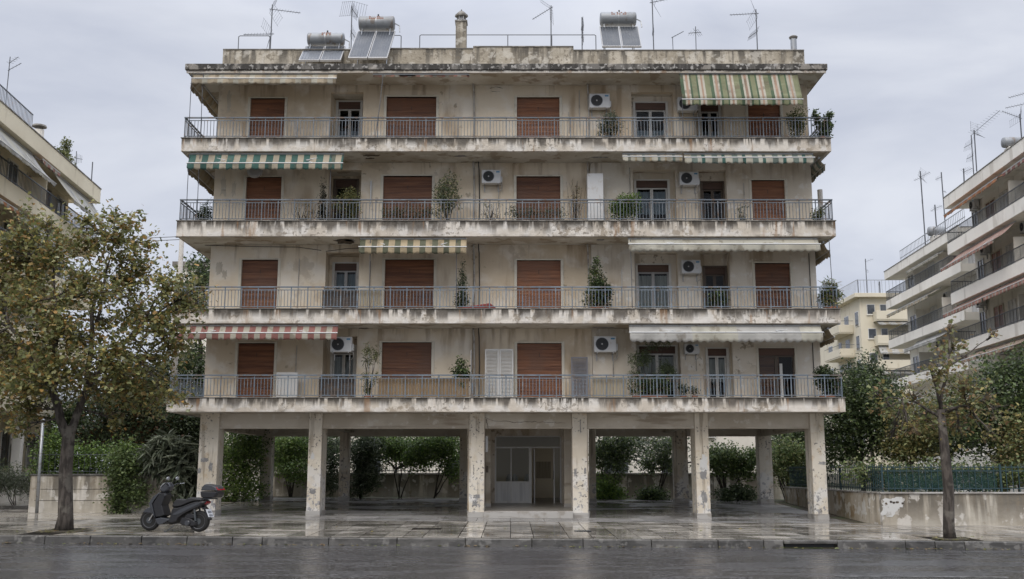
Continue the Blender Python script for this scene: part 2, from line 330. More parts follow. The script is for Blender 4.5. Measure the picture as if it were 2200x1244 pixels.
# sidewalk: bed + paving slabs
walk = sheet('sidewalk', [-60, -40, -20, 0, 20, 40, 60], [28.42, 35.3], lambda x, y: gz(x, y) - .012, 'mortar')
tile_me = []
for k in range(4):
    b = MB(); b.box(-.5, .5, -.5, .5, -.04, 0)
    me = b.mesh('paving_slab', 'pave'); tile_me.append(me)
def lay(parent, name, rects, slope, meshes, zf, lim=300, key=None):
    rects.sort(key=key); rest = MB(); mname = meshes[0].materials[0].name
    for i, (x0, x1, y0, y1) in enumerate(rects):
        cx, cy = (x0 + x1) / 2, (y0 + y1) / 2; z = zf(cx, cy) + R.uniform(-.0035, .0035)
        if i < lim:
            inst(R.choice(meshes), name, (cx, cy, z), parent, (slope + R.uniform(-.003, .003), .006 + R.uniform(-.003, .003), 0), (x1 - x0, y1 - y0, 1))
        else:
            rest.hexa([(x0, y0, zf(x0, y0) - .04), (x1, y0, zf(x1, y0) - .04), (x1, y1, zf(x1, y1) - .04), (x0, y1, zf(x0, y1) - .04)],
                      [(x0, y0, zf(x0, y0)), (x1, y0, zf(x1, y0)), (x1, y1, zf(x1, y1)), (x0, y1, zf(x0, y1))])
    if rest.v: tag(rest.build(name + '_rest', mname, parent), kind='stuff')
rects = []; ys = [28.44, 29.7, 31.0, 32.4, 33.9, 35.28]; cuts_ = [-17.4]
while cuts_[-1] < 17.4: cuts_.append(cuts_[-1] + R.choice([.52, .62, .64, .64, .78, .95]))
for j in range(len(ys) - 1):
    for xa_, xb_ in zip(cuts_, cuts_[1:]):
        if not any(abs((xa_ + xb_) / 2 - tx) < .55 and ys[j] < ty + .4 and ys[j + 1] > ty - .4 for tx, ty in ((TLX, 29.9), (TRX, 28.98))):
            if R.random() < .12: ym = (ys[j] + ys[j + 1]) / 2; rects += [(xa_ + .011, xb_ - .011, ys[j] + .009, ym - .009), (xa_ + .011, xb_ - .011, ym + .009, ys[j + 1] - .009)]
            else: rects.append((xa_ + .011, xb_ - .011, ys[j] + .009, ys[j + 1] - .009))
lay(walk, 'paving_slab', rects, math.atan(.0155), tile_me, gz, key=lambda r: abs(r[0] + r[1]) / 2 + (r[2] - 28) * .9)
# terrace under the house
terr = sheet('terrace', [-11.6, -6, 0, 6, 11.4], [35.32, 36.1, 47.5], lambda x, y: gz(x, y) - .012, 'mortar')
tt = []
for k in range(2):
    b = MB(); b.box(-.5, .5, -.5, .5, -.04, 0); tt.append(b.mesh('terrace_tile', 'terrace_tile'))
r0 = [(-11.5 + i * 1.145 + .006, -11.5 + (i + 1) * 1.145 - .006, 35.34, 36.09) for i in range(20)]
lay(terr, 'terrace_tile', r0, 0, tt, gz)
r1 = []
for j in range(10):
    y0 = 36.1 + j * 1.14
    for i in range(20):
        x0 = -11.5 + i * 1.145; r1.append((x0 + .006, x0 + 1.139, y0 + .006, y0 + 1.134))
lay(terr, 'terrace_tile', r1, math.atan(.036), tt, gz)
# kerb
kerb = sheet('kerb', [-60, -40, 0, 40, 60], [28.10, 28.4], lambda x, y: gl(x) - .36, 'mortar')
def kerb_run(x, xe):
    while x < xe - .05:
        w = min(R.choice([1.75, 1.8, 1.2, .78, 1.35]), xe - x); x1 = x + w - .012
        b = MB(); z0, za, zb = -.40 + gl(x), -.15 + gl(x), -.15 + gl(x1)
        jz = R.uniform(-.008, .006); jy = R.uniform(-.012, .012)
        b.hexa([(x, 28.10 + jy, z0), (x1, 28.10 + jy, z0), (x1, 28.42, z0), (x, 28.42, z0)], [(x, 28.13 + jy, za + jz), (x1, 28.13 + jy, zb + jz), (x1, 28.42, zb + jz), (x, 28.42, za + jz)])
        b.build('kerb_stone', 'kerb_stone', kerb, bevel=.022); x += w
kerb_run(-20, 7.15); kerb_run(8.56, 20)
b = MB(); b.box(7.155, 8.548, 28.08, 28.42, -.24 + gl(8), -.15 + gl(8)); b.build('gully_lintel', 'kerb_stone', kerb, bevel=.02)
b = MB(); b.box(7.2, 8.5, 28.2, 28.4, -.40 + gl(8), -.245 + gl(8)); b.build('gully_mouth', 'black', kerb)
# manhole patch and grating in the sidewalk
p = at(905, 1137, 31.6)
t = MB(); t.box(-4.05 + 1.1, -2.1, 31.3, 31.85, gz(-2.6, 31.5) - .02, gz(-2.6, 31.5) + .011); tag(t.build('manhole_cover', 'mortar', bevel=.006), 'dark rectangular access cover let into the pale sidewalk slabs', 'manhole cover')
gr = thing('drain_grate', 'small dark iron drain grate in the sidewalk right of the entrance', 'drain grate', (2.05, 31.0, gz(2.05, 31.0)))
b = MB(); b.box(1.8, 2.3, 30.8, 31.2, gz(2.05, 31) - .03, gz(2.05, 31) + .008); b.build('tray', 'black', gr)
for k in range(9):
    b = MB(); b.box(1.83 + k * .05, 1.855 + k * .05, 30.82, 31.18, gz(2.05, 31) + .008, gz(2.05, 31) + .02); b.build('bar', 'rail_dark', gr)
# soil squares of the two street trees
for (tx, ty, s_) in ((TLX, 29.9, .72), (TRX, 28.98, .5)):
    b = MB(); b.prism([(tx + p_[0], ty + p_[1]) for p_ in blob(0, 0, s_, s_ * .85, 16, .12)], gz(tx, ty) - .05, gz(tx, ty) + .018, 'xy', .92); struct(b.build('tree_pit', 'dirt'))

# ================================================================== THE APARTMENT HOUSE
YS, YW, YB = 36.2, 37.65, 47.5                       # balcony edge, wall, back
XL, XR = -11.97, 11.55                               # balcony ends
WL, WR = -11.13, 11.2                                # wall ends
FT = [4.10, 7.22, 10.40, 13.48]; FB = [3.62, 6.71, 9.84, 12.99]; RT, RB = 16.31, 16.05
FL = [t - .2 for t in FT]; SO = [FB[1], FB[2], FB[3], RB]          # floor and soffit level of each storey
H = thing('apartment_building', 'weathered cream five storey apartment house on pillars with wraparound balconies', 'building', (0, 42, 0))
for k in range(4):
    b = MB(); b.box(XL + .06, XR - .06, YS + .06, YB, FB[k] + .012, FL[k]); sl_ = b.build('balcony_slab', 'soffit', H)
    b = MB(); b.box(XL, XR, YS, YS + .12, FB[k], FT[k]); b.box(XL, XL + .12, YS + .121, YB, FB[k], FT[k]); b.box(XR - .12, XR, YS + .121, YB, FB[k], FT[k])
    b.build('balcony_fascia', 'fascia', H, bevel=.012)
    b = MB(); b.box(XL - .03, XR + .03, YS - .03, YS + .16, FT[k] + .002, FT[k] + .032); b.box(XL - .03, XL + .15, YS + .161, YB, FT[k] + .002, FT[k] + .032); b.box(XR - .15, XR + .03, YS + .161, YB, FT[k] + .002, FT[k] + .032)
    b.build('balcony_coping', 'cap_dark', H, bevel=.006)
# roof slab and parapet
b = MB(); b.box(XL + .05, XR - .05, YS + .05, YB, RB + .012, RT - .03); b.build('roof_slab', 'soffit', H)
b = MB(); b.box(XL - .02, XR + .02, YS - .02, YS + .2, RB + .05, RT + .02); b.box(XL - .02, XL + .2, YS + .201, YB, RB + .05, RT + .02); b.box(XR - .2, XR + .02, YS + .201, YB, RB + .05, RT + .02)
b.build('roof_edge', 'roof_edge', H, bevel=.015)
b = MB(); b.box(XL + .03, XR - .03, YS + .03, YS + .1, RB - .06, RB + .049); b.build('roof_drip', 'fascia', H, bevel=.01)
PY = 37.9
def parapet(x0, x1, zt, y=PY):
    b = MB(); b.box(x0, x1, y, y + .2, RT - .05, zt); b.build('parapet', 'parapet', H, bevel=.012)
    b = MB(); b.box(x0 + .001, x1 - .001, y - .03, y + .23, zt + .002, zt + .04); b.build('parapet_coping', 'cap_dark', H, bevel=.006)
parapet(WL, -5.9, 17.58); parapet(-5.898, -1.5, 17.62); parapet(-1.498, 2.37, 17.69, PY - .02); parapet(2.372, WR + .05, 17.55)
b = MB(); b.box(WL, WL + .2, PY + .21, YB, RT - .05, 17.58); b.box(WR - .15, WR + .05, PY + .21, YB, RT - .05, 17.55); b.build('parapet_return', 'parapet', H)

# ---- openings per storey: (px left, px right, py top, kind)
NLX = (-6.87, -5.64)                                 # left loggia
WIN = {
 3: [(533, 615, 211, 'shut'), (826, 941, 208, 'shut'), (1106.6, 1206, 209, 'shut'), (1604, 1681, 222, 'shut'), ('n', 723, 777, 219, 'glaz'), ('a', 1362, 1434, 221, 'glaz'), ('b', 1503, 1548, 224, 'glaz')],
 2: [(524, 608, 380, 'shut'), (819, 932, 378, 'shut'), (1105.6, 1208, 379, 'shut'), (1611.6, 1691, 387, 'shut'), ('n', 717, 769, 387, 'dark'), ('a', 1364, 1438, 388, 'glaz'), ('b', 1507, 1557, 392, 'dark')],
 1: [(514, 600.5, 558, 'shut'), (822.5, 936, 557.5, 'shut'), (1106.6, 1209, 559, 'shut'), (1618.5, 1702.5, 565, 'shut'), ('n', 715, 769, 566, 'glaz'), ('a', 1367, 1441, 569, 'curt'), ('b', 1512, 1562, 574, 'dark')],
 0: [(506, 593, 737, 'shut'), (816, 931, 735.5, 'shut'), (1107, 1211, 737, 'shut'), (1627, 1712, 748, 'slide'), ('n', 711, 764, 744, 'glaz'), ('a', 1370, 1455, 744, 'glaz'), ('b', 1518, 1565, 749, 'glaz')],
}
def wall_piece(name, x0, x1, z0, z1, ops, y0, y1, m):
    b = MB(); xs = x0
    for (a, c, zt) in sorted(ops):
        if a > xs + 1e-4: b.box(xs, a, y0, y1, z0, z1)
        if zt < z1 - .01: b.box(a, c, y0, y1, zt, z1)
        xs = c
    if xs < x1 - 1e-4: b.box(xs, x1, y0, y1, z0, z1)
    return b.build(name, m, H)
def shutter_mesh(x0, x1, z0, z1, y, mname, slat=.052, parent=None, gap=0):
    b = MB(); n = max(3, int((z1 - z0) / slat)); h = (z1 - z0) / n; vs = []; fs = []
    for i in range(n):
        a = z0 + i * h
        vs += [(x0, y, a), (x1, y, a), (x0, y - .014, a + h * .25), (x1, y - .014, a + h * .25), (x0, y - .012, a + h * .8), (x1, y - .012, a + h * .8), (x0, y, a + h * .96), (x1, y, a + h * .96)]
        q = i * 8; fs += [(q, q + 1, q + 3, q + 2), (q + 2, q + 3, q + 5, q + 4), (q + 4, q + 5, q + 7, q + 6)]
        if i < n - 1: fs.append((q + 6, q + 7, q + 9, q + 8))
    b.add(vs, fs); return b.build('roller_shutter', mname, parent)
def window(k, x0, x1, zt, y, kind):
    z0 = FL[k] + .004
    fm = 'frame_cream' if kind in ('shut', 'slide') else ('frame_dark' if kind == 'dark' else 'frame_white')
    b = MB(); w = .07 if kind == 'shut' else .06
    b.box(x0 - .03, x0 + w, y - .03, y + .16, z0, zt); b.box(x1 - w, x1 + .03, y - .03, y + .16, z0, zt); b.box(x0 - .03, x1 + .03, y - .031, y + .161, zt, zt + .05)
    f = b.build('window', fm, H, bevel=.006)
    if kind == 'shut':
        o = shutter_mesh(x0 + w, x1 - w, z0, zt - .002, y + .10, 'shutter', parent=f)
        b = MB(); b.tube([((x0 + x1) / 2, y + .08, zt - .35), ((x0 + x1) / 2, y + .08, zt - .5)], .008); b.build('shutter_strap', 'cable', f)
        return f
    boxh = .26
    b = MB(); b.box(x0 + w, x1 - w, y + .02, y + .15, zt - boxh, zt - .002); b.build('shutter_box', 'shutter_old', f)
    zt2 = zt - boxh; xm = (x0 + x1) / 2; yl = y + .10
    lm = 'frame_dark' if kind in ('dark', 'slide') else ('frame_white' if k in (0, 2, 3) else 'frame_alu')
    if kind == 'slide':
        b = MB(); b.box(xm + .1, xm + .2, y + .03, y + .09, z0, zt2 - .3); b.build('stile', 'frame_white', f)
        shutter_mesh(x0 + w, xm + .12, z0, zt2, yl + .09, 'shutter', parent=f)
    xa, xb = x0 + w, x1 - w; st = .055
    for (a, c) in ((xa, xm), (xm, xb)):
        b = MB(); b.box(a + .003, a + st, yl, yl + .05, z0, zt2); b.box(c - st, c - .003, yl, yl + .05, z0, zt2); b.box(a + st, c - st, yl, yl + .05, z0, z0 + .12); b.box(a + st, c - st, yl, yl + .05, zt2 - st, zt2)
        b.build('casement', lm, f)
        b = MB(); b.quad((a + st, yl + .025, z0 + .12), (c - st, yl + .025, z0 + .12), (c - st, yl + .025, zt2 - st), (a + st, yl + .025, zt2 - st)); b.build('pane', 'glass', f)
    if kind in ('glaz', 'curt'):
        cm = 'curtain' if kind == 'curt' or k == 0 else 'curtain_blue'
        b = MB(); yy = yl + .2; lo = z0 + .05; n = 34; fs = []; vs = []
        half = kind != 'curt' and k in (0, 2)
        top = zt2 - .1; lo2 = (z0 + .5 * (zt2 - z0)) if half else lo
        if k == 3: top = z0 + .62 * (zt2 - z0)
        for i in range(n + 1):
            xx = xa + (xb - xa) * i / n; dy = .03 * math.sin(i * 1.9) + .012 * R.random(); vs += [(xx, yy + dy, lo2 + .02 * math.sin(i)), (xx, yy + dy, top)]
        fs = [(2 * i, 2 * i + 2, 2 * i + 3, 2 * i + 1) for i in range(n)]
        b.add(vs, fs); b.build('curtain', cm, f, smooth=True)
    return f
for k in range(4):
    z0, z1 = FL[k] + .003, SO[k] + .011
    ops = []; wl = []; rec = []
    for wdw in WIN[k]:
        if wdw[0] == 'n':
            _, a, c, t, kd = wdw; y = YW + .85
        elif wdw[0] in 'ab' if isinstance(wdw[0], str) else False:
            _, a, c, t, kd = wdw; y = YW + .42
        else:
            a, c, t, kd = wdw; y = YW
        pm = t + 40; x0, x1 = X_(a, pm, y), X_(c, pm, y); zt = Z_(t, y)
        wl.append((x0, x1, zt, y, kd)); (ops if y == YW else rec).append((x0, x1, zt, y))
    # recesses: left loggia and the two right-hand ones
    spans = [(NLX[0], NLX[1], .85), (4.52, 6.12, .42), (6.93, 8.02, .42)]
    zn = z1 - .28
    ops_front = [(o[0], o[1], o[2]) for o in ops] + [(s[0], s[1], zn) for s in spans]
    # the facade in three colour fields split by the joints beside the centre bay
    J = [WL, -1.42, 2.92, WR]
    for i in range(3):
        wall_piece('wall', J[i], J[i + 1] - (0.0 if i == 2 else .012), z0, z1, [o for o in ops_front if J[i] <= o[0] < J[i + 1]], YW + (.02 if i == 1 else 0), YW + .22, ['wall', 'wall', 'wall_grey'][i] if k < 3 else 'wall')
    for (xa, xb, dp), (ox0, ox1, zt, y) in zip(spans, rec):
        wall_piece('recess_wall', xa - .2, xb + .2, z0, z1, [(ox0, ox1, zt)], YW + dp, YW + dp + .2, 'wall' if xa < 0 else 'wall_grey')
        
        for xs_ in (xa - .2, xb): b = MB(); b.box(xs_, xs_ + .2, YW + .221, YW + dp - .001, z0, z1); b.build('recess_side', 'wall', H)
        b = MB(); b.box(xa + .001, xb - .001, YW + .221, YW + dp - .001, zn - .001, zn + .05); b.build('recess_ceiling', 'soffit', H)
    b = MB(); b.box(WL, WL + .22, YW + .221, YB - .3, z0, z1); b.build('side_wall', 'wall', H)
    b = MB(); b.box(WR - .22, WR, YW + .221, YB - .3, z0, z1); b.build('side_wall', 'wall_grey', H)
    b = MB(); b.box(WL, WR, YB - .299, YB - .08, z0, z1); b.build('back_wall', 'wall_grey', H)
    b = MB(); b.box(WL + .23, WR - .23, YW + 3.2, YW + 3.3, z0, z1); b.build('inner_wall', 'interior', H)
    for (x0, x1, zt, y, kd) in wl: window(k, x0, x1, zt, y, kd)
# ---- railings
RAILM = ['rail_blue', 'rail_blue', 'rail_grey', 'rail_grey']
bal_me = {}
for m_ in ('rail_blue', 'rail_grey'):
    b = MB(); b.box(-.009, .009, -.009, .009, 0, .62); bal_me[m_] = b.mesh('baluster', m_)
    b = MB(); b.box(-.018, .018, -.012, .012, 0, .74); bal_me[m_ + 'p'] = b.mesh('post', m_)
nb = 0; rest = MB()
for k in range(4):
    z = FT[k] + .033; m_ = RAILM[k]; y = YS + .06; xa, xb = XL + .08, XR - .08
    b = MB()
    b.box(xa - .03, xb + .03, y - .03, y + .03, z + .741, z + .785)                   # handrail
    b.box(xa, xb, y - .012, y + .012, z + .645, z + .672); b.box(xa, xb, y - .012, y + .012, z + .05, z + .077)
    for sx in (xa, xb):
        b.box(sx - .03, sx + .03, y + .031, YB - .5, z + .741, z + .785); b.box(sx - .012, sx + .012, y + .013, YB - .5, z + .645, z + .672); b.box(sx - .012, sx + .012, y + .013, YB - .5, z + .05, z + .077)
    rl = b.build('railing', m_, H)
    n = 40
    for i in range(n + 1): inst(bal_me[m_ + 'p'], 'post', (xa + (xb - xa) * i / n, y, z + .001), rl)
    for sx in (xa, xb):
        for j in range(1, 14): inst(bal_me[m_ + 'p'], 'post', (sx, y + j * .75, z + .001), rl)
    for i in range(n):
        for j in range(1, 5):
            xx = xa + (xb - xa) * (i + j / 5) / n
            if nb < 300: inst(bal_me[m_], 'baluster', (xx, y, z + .052), rl, (0, R.gauss(0, .008), 0)); nb += 1
            else:
                dx = R.gauss(0, .005); rest.mi = 0 if m_ == 'rail_blue' else 1
                rest.hexa([(xx - .009, y - .009, z + .055), (xx + .009, y - .009, z + .055), (xx + .009, y + .009, z + .055), (xx - .009, y + .009, z + .055)], [(xx - .009 + dx, y - .009, z + .668), (xx + .009 + dx, y - .009, z + .668), (xx + .009 + dx, y + .009, z + .668), (xx - .009 + dx, y + .009, z + .668)])
    rest.mi = 0 if m_ == 'rail_blue' else 1
    for sx in (xa, xb):
        for j in range(70):
            yy = y + .15 + j * .147; rest.box(sx - .009, sx + .009, yy - .009, yy + .009, z + .055, z + .668)
tag(rest.build('balusters', ['rail_blue', 'rail_grey'], H), kind='stuff')
# ---- pillars, beams, ceiling of the open ground floor
def pillar(x0, x1, y0, y1, zt):
    b = MB(); cx = (x0 + x1) / 2; zb = gz(cx, y0) - .15
    b.box(x0, x1, y0, y1, zb, zt); c = b.build('pillar', 'column', H, bevel=.012)
    b = MB(); zt2 = gz(cx, (y0 + y1) / 2) + .17; b.box(x0 - .018, x1 + .018, y0 - .018, y1 + .018, zb, zt2); b.build('plinth', 'marble', c, bevel=.006)
    return c
BZ = 3.09; YC = 37.2
PX = [(420.6, 462, .75), (658, 686.5, 1.1), (1007, 1040, .8), (1231, 1263.5, .8), (1498, 1527, 1.0), (1749.6, 1779.5, .8)]
pil = []
for (a, c, d) in PX:
    x0, x1 = X_(a, 1090, YC), X_(c, 1090, YC); pil.append((x0, x1, d)); pillar(x0, x1, YC, YC + d, FB[0] + .011)
for (a, c, d, yb) in [(558.5, 579.5, .6, 45.6), (727, 747, .5, 45.6), (987, 1003, .6, 45.2), (1268, 1281, .6, 45.2), (1450, 1480, .5, 45.6), (1634, 1662, .6, 45.6)]:
    pillar(X_(a, 1060, yb), X_(c, 1060, yb), yb, yb + d, FB[0] + .011)
def beam(x0, x1, y0, y1, z0=BZ): b = MB(); b.box(x0, x1, y0, y1, z0, FB[0] + .011); return b.build('beam', 'beam', H, bevel=.012)
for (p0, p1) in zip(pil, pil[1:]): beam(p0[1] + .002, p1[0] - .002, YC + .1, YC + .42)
for i, x in enumerate((pil[0][0] + .08, pil[5][0] + .1)): beam(x, x + .3, YC + .82, 45.58)
beam(pil[0][0] + .4, -2.25, 45.66, 45.93); beam(3.65, pil[5][0] + .3, 45.66, 45.93)
beam(pil[1][0] + .05, pil[1][0] + .35, YC + 1.12, 45.6, BZ + .15); beam(pil[4][0] + .05, pil[4][0] + .35, YC + 1.02, 45.6, BZ + .15)
# ---- entrance between the two middle pillars
ex0, ex1 = pil[2][1], pil[3][0]; YD = 41.7
def hz(y): return .20 + (y - 37.1) * .036
b = MB(); b.hexa([(ex0 - .6, 37.45, -.1), (ex1 + .6, 37.45, -.1), (ex1 + .6, YD + 3.4, -.1), (ex0 - .6, YD + 3.4, -.1)], [(ex0 - .6, 37.45, hz(37.45)), (ex1 + .6, 37.45, hz(37.45)), (ex1 + .6, YD + 3.4, hz(YD + 3.4)), (ex0 - .6, YD + 3.4, hz(YD + 3.4))])
b.build('entrance_floor', 'hall_floor', H)
b = MB(); b.box(ex0 + .004, ex1 - .004, 37.08, 37.448, -.1, .215); b.build('entrance_step', 'marble', H, bevel=.01)
dx0, dx1 = X_(1063, 1010, YD), X_(1206, 1010, YD)
for (a, c) in ((ex0 - .62, dx0), (dx1, ex1 + .62)):
    b = MB(); b.box(a, c, YD - .1, YD + .14, 0, FB[0]); b.build('entrance_wall', 'wall_grey', H)
for a in (ex0 - .62, ex1 + .5):
    b = MB(); b.box(a, a + .12, 38.1, YD - .101, 0, FB[0]); b.build('entrance_side', 'wall', H)
    b = MB()                                             # unseen opening added in each flank to let light into the hall
    for (y0, y1, z0, z1) in ((YD + .141, YD + .7, 0, FB[0]), (YD + .7, YD + 2.9, 0, .95), (YD + .7, YD + 2.9, 2.9, FB[0]), (YD + 2.9, YD + 3.4, 0, FB[0])): b.box(a, a + .12, y0, y1, z0, z1)
    b.build('hall_side', 'room_wall', H)
for a, c in ((1043, 1054), (1212, 1231)):
    pxa, pxc = X_(a, 1010, 39.6), X_(c, 1010, 39.6); b = MB(); b.box(pxa, pxc, 39.6, 40.0, 0, FB[0]); q = b.build('pilaster', 'beam', H, bevel=.01)
    b = MB(); b.box(pxa - .012, pxc + .012, 39.588, 40.012, 0, hz(39.7) + .12); b.build('plinth', 'marble', q)
zt, zm, zb = Z_(939, YD), Z_(963, YD), hz(YD) + .004
b = MB(); b.box(dx0 + .001, dx1 - .001, YD - .06, YD + .1, zt + .05, FB[0]); b.build('entrance_lintel', 'wall_grey', H)
b = MB(); b.box(ex0 - .5, ex1 + .5, YD + 3.3, YD + 3.4, 0, FB[0]); b.build('hall_back', 'room_wall', H)
b = MB()
for (x0, x1, z0, z1) in ((dx0, dx0 + .06, zb, zt), (dx1 - .06, dx1, zb, zt), (dx0 + .06, dx1 - .06, zt, zt + .05), (dx0 + .06, dx1 - .06, zm, zm + .06)): b.box(x0, x1, YD - .03, YD + .05, z0, z1)
df = b.build('entrance_door', 'frame_white', H, bevel=.004)
XD = lambda px: X_(px, 1020, YD)
def glz(x0, x1, z0, z1, nm='pane', m='glass_clear'):
    b = MB(); b.quad((x0, YD, z0), (x1, YD, z0), (x1, YD, z1), (x0, YD, z1)); b.build(nm, m, df)
glz(dx0 + .06, dx1 - .06, zm + .06, zt)
xm1, xm2, xd1, xd2 = XD(1098), XD(1139), XD(1144), XD(1189)
b = MB()
for (x0, x1) in ((xm1 - .02, xm1 + .02), (xm2 - .05, xm2 + .06), (xd2, xd2 + .05)): b.box(x0, x1, YD - .028, YD + .048, zb, zm)
zp = Z_(1037, YD); b.box(dx0 + .06, xm1 - .021, YD - .026, YD + .046, zp, zp + .05); b.box(xm1 + .021, xm2 - .051, YD - .026, YD + .046, zp, zp + .05)
b.box(dx0 + .06, xm1 - .021, YD - .026, YD + .046, zb, zb + .07); b.box(xm1 + .021, xm2 - .051, YD - .026, YD + .046, zb, zb + .07)
b.build('door_mullion', 'frame_white', df)
for (x0, x1) in ((dx0 + .06, xm1 - .02), (xm1 + .02, xm2 - .05)):
    glz(x0, x1, zp + .05, zm)
    b = MB(); b.box(x0 + .002, x1 - .002, YD, YD + .02, zb + .07, zp); b.build('door_panel', 'entrance_panel', df)
glz(xd2 + .05, dx1 - .06, zb + .05, zm)
b = MB(); b.box(xd1 + .06, xd1 + .10, YD + .06, YD + .9, zb, zm - .02); b.build('open_leaf', 'frame_alu', df)
b = MB(); b.tube([(xd2 - .01, YD - .06, zb + .9), (xd2 - .01, YD - .09, zb + .95), (xd2 - .01, YD - .09, zb + 1.2), (xd2 - .01, YD - .06, zb + 1.25)], .012); b.build('handle', 'chrome', df)
b = MB(); b.box(XD(1156), XD(1190), YD + 3.24, YD + 3.28, 1.3, 2.0); tag(b.build('notice_board', 'reed_tan'), 'pale notice board on the hall wall behind the open entrance door', 'notice board')
for i, px in enumerate((1094, 1106, 1133)):
    b = MB(); xx = XD(px); b.lathe([(.02, 0), (.13, .02), (.15, .5), (.12, .95), (.05, 1.08), (.01, 1.1)], (xx, YD + .75, hz(YD + .7) + .002), n=14)
    tag(b.build('wrapped_chair', 'white_louver', smooth=True), ['pale covered bundle left of the mullion behind the entrance glass', 'pale covered bundle right of the mullion behind the entrance glass', 'pale covered bundle beside the open entrance door'][i], 'bundle', 'covered bundles in the hall')
b = MB(); b.box(ex0 + .02, ex0 + .11, 37.99, 38.05, 2.28, 2.85); tag(b.build('meter_box', 'white_metal', bevel=.008), 'narrow white box on the side of the left entrance pillar', 'box')
b = MB(); b.box(X_(1044.5, 1000, 39.55), X_(1049, 1000, 39.55), 39.57, 39.598, 1.55, 1.8); b.build('intercom', 'frame_dark', H)
# ---- downpipes, conduits, cracks and patches of lost plaster
for (px, k0, k1, r, m_) in ((1018, 0, 4, .035, 'pipe'), (1029, 0, 3, .02, 'cable'), (1264, 1, 4, .03, 'pipe')):
    for k in range(k0, k1):
        xx = X_(px, [780, 600, 420, 235][k], YW - .06); b = MB(); b.tube([(xx, YW - .05, FL[k] + .01), (xx + .02, YW - .05, (FL[k] + SO[k]) / 2), (xx, YW - .05, SO[k] - .3), (xx - .02, YW - .12, SO[k] - .12), (xx - .02, YW - .15, SO[k] + .005)], r); b.build('downpipe', m_, H, smooth=True)
for (px, k, h0, h1, m_) in ((637, 3, 1.3, .55, 'white_metal'), (640, 1, 2.3, 0, 'pipe'), (635, 0, 2.2, 0, 'pipe'), (1245, 3, 2.55, 1.1, 'pipe'), (794, 1, 2.2, .4, 'cable'), (1222, 3, 1.7, .9, 'pipe'), (1600, 2, 2.0, 0, 'pipe'), (1741, 1, 2.5, 0, 'cable'), (1748, 0, 2.4, 0, 'cable'), (1335, 1, 1.9, 0, 'white_metal'), (1355, 2, 2.6, .1, 'pipe'), (792, 0, 2.25, 1.2, 'white_metal')):
    xx = X_(px, [780, 600, 420, 235][k], YW - .04); b = MB(); b.tube([(xx, YW - .03, FL[k] + h1), (xx + R.uniform(-.03, .03), YW - .03, FL[k] + h0)], .016, 5); b.build('conduit', m_, H)
def soffit_patch(k, px, py, rx, ry, m_, jag=.45):
    z = FB[k] + .012; yy = (z - EYE) / math.tan(PITCH + math.atan((622 - py) / FPX)); xx = X_(px, py, yy)
    b = MB(); b.prism(blob(xx, yy, rx, ry, 18, jag), z - .012, z - .003, 'xy'); b.build('lost_plaster', m_, H)
soffit_patch(2, 741, 519, .42, .5, 'patch_dark'); soffit_patch(2, 752, 516, .22, .25, 'patch_grey')
for (k, px, py) in ((3, 800, 334), (3, 795, 340), (3, 1285, 338), (1, 780, 705), (3, 990, 335), (2, 1290, 515), (1, 1296, 703)):
    soffit_patch(k, px, py, R.uniform(.2, .55), R.uniform(.08, .22), 'patch_dark' if px < 900 else 'patch_grey', .6)
def crack(pts, y, m_='patch_dark', r=.012):
    b = MB(); q = [at(px, py, y - .003) for px, py in pts]; f = []
    for a, c in zip(q, q[1:]):                           # ragged, of uneven width
        n = max(2, int((c - a).length / .09))
        f += [a.lerp(c, i / n) + Vector((R.gauss(0, .014), 0, R.gauss(0, .014))) for i in range(n)]
    b.tube(f + [q[-1]], [r * R.uniform(.3, 1) for _ in f] + [r * .2], 4); b.build('crack', m_, H)
crack([(1262, 378), (1270, 350), (1279, 347), (1283, 338)], YW); crack([(1010, 98 + 40), (1012, 120)], PY - .08, r=.015); crack([(1066, 112), (1058, 122), (1062, 131)], PY - .09, r=.015)
crack([(1042, 896), (1060, 905), (1080, 904), (1110, 908), (1150, 906), (1215, 909)], YC + .1, r=.009); crack([(1045, 900), (1046, 912), (1052, 925)], YC + .09)
crack([(1230, 385), (1228, 400), (1234, 420), (1227, 440)], YW + .02, r=.008)
crack([(1052, 190), (1066, 187), (1080, 190)], YW + .02, r=.014); crack([(1056, 197), (1075, 196)], YW + .02, r=.012)
PN = [0]
def wall_patch(px, py, rx, rz, y, m_, n=26, jag=.5):
    PN[0] += 1; e = .0012 * (PN[0] % 6)
    p_ = at(px, py, y); b = MB(); b.prism(blob(p_.x, p_.z, rx, rz, n, jag), y - .005 - e, y - .002, 'xz'); return b.build('lost_plaster', m_, H)
for (px, py, rx, rz, m_) in ((1512, 997, .19, .36, 'patch_white'), (1511, 1020, .15, .2, 'patch_grey'), (1513, 1068, .12, .3, 'patch_grey'), (440, 988, .16, .1, 'patch_grey'), (453, 1003, .09, .2, 'patch_grey'), (428, 1012, .08, .12, 'patch_grey'),
        (672, 980, .09, .14, 'patch_white'), (672, 1055, .15, .11, 'patch_grey'), (1024, 1066, .14, .09, 'patch_grey'), (1020, 1082, .12, .13, 'patch_grey'), (1236, 1015, .06, .17, 'patch_grey'), (1257, 1012, .05, .13, 'patch_grey'), (1766, 995, .17, .06, 'patch_grey'), (1247, 918, .02, .3, 'patch_grey')):
    wall_patch(px, py, rx, rz, YC, m_)
for (px, py, rx, rz, m_) in ((470, 575, .16, .32, 'beam'), (482, 590, .12, .2, 'beam'), (480, 400, .14, .5, 'beam'), (502, 405, .1, .35, 'beam'), (492, 175 + 45, .1, .5, 'beam')): wall_patch(px, py, rx, rz, YW, m_)

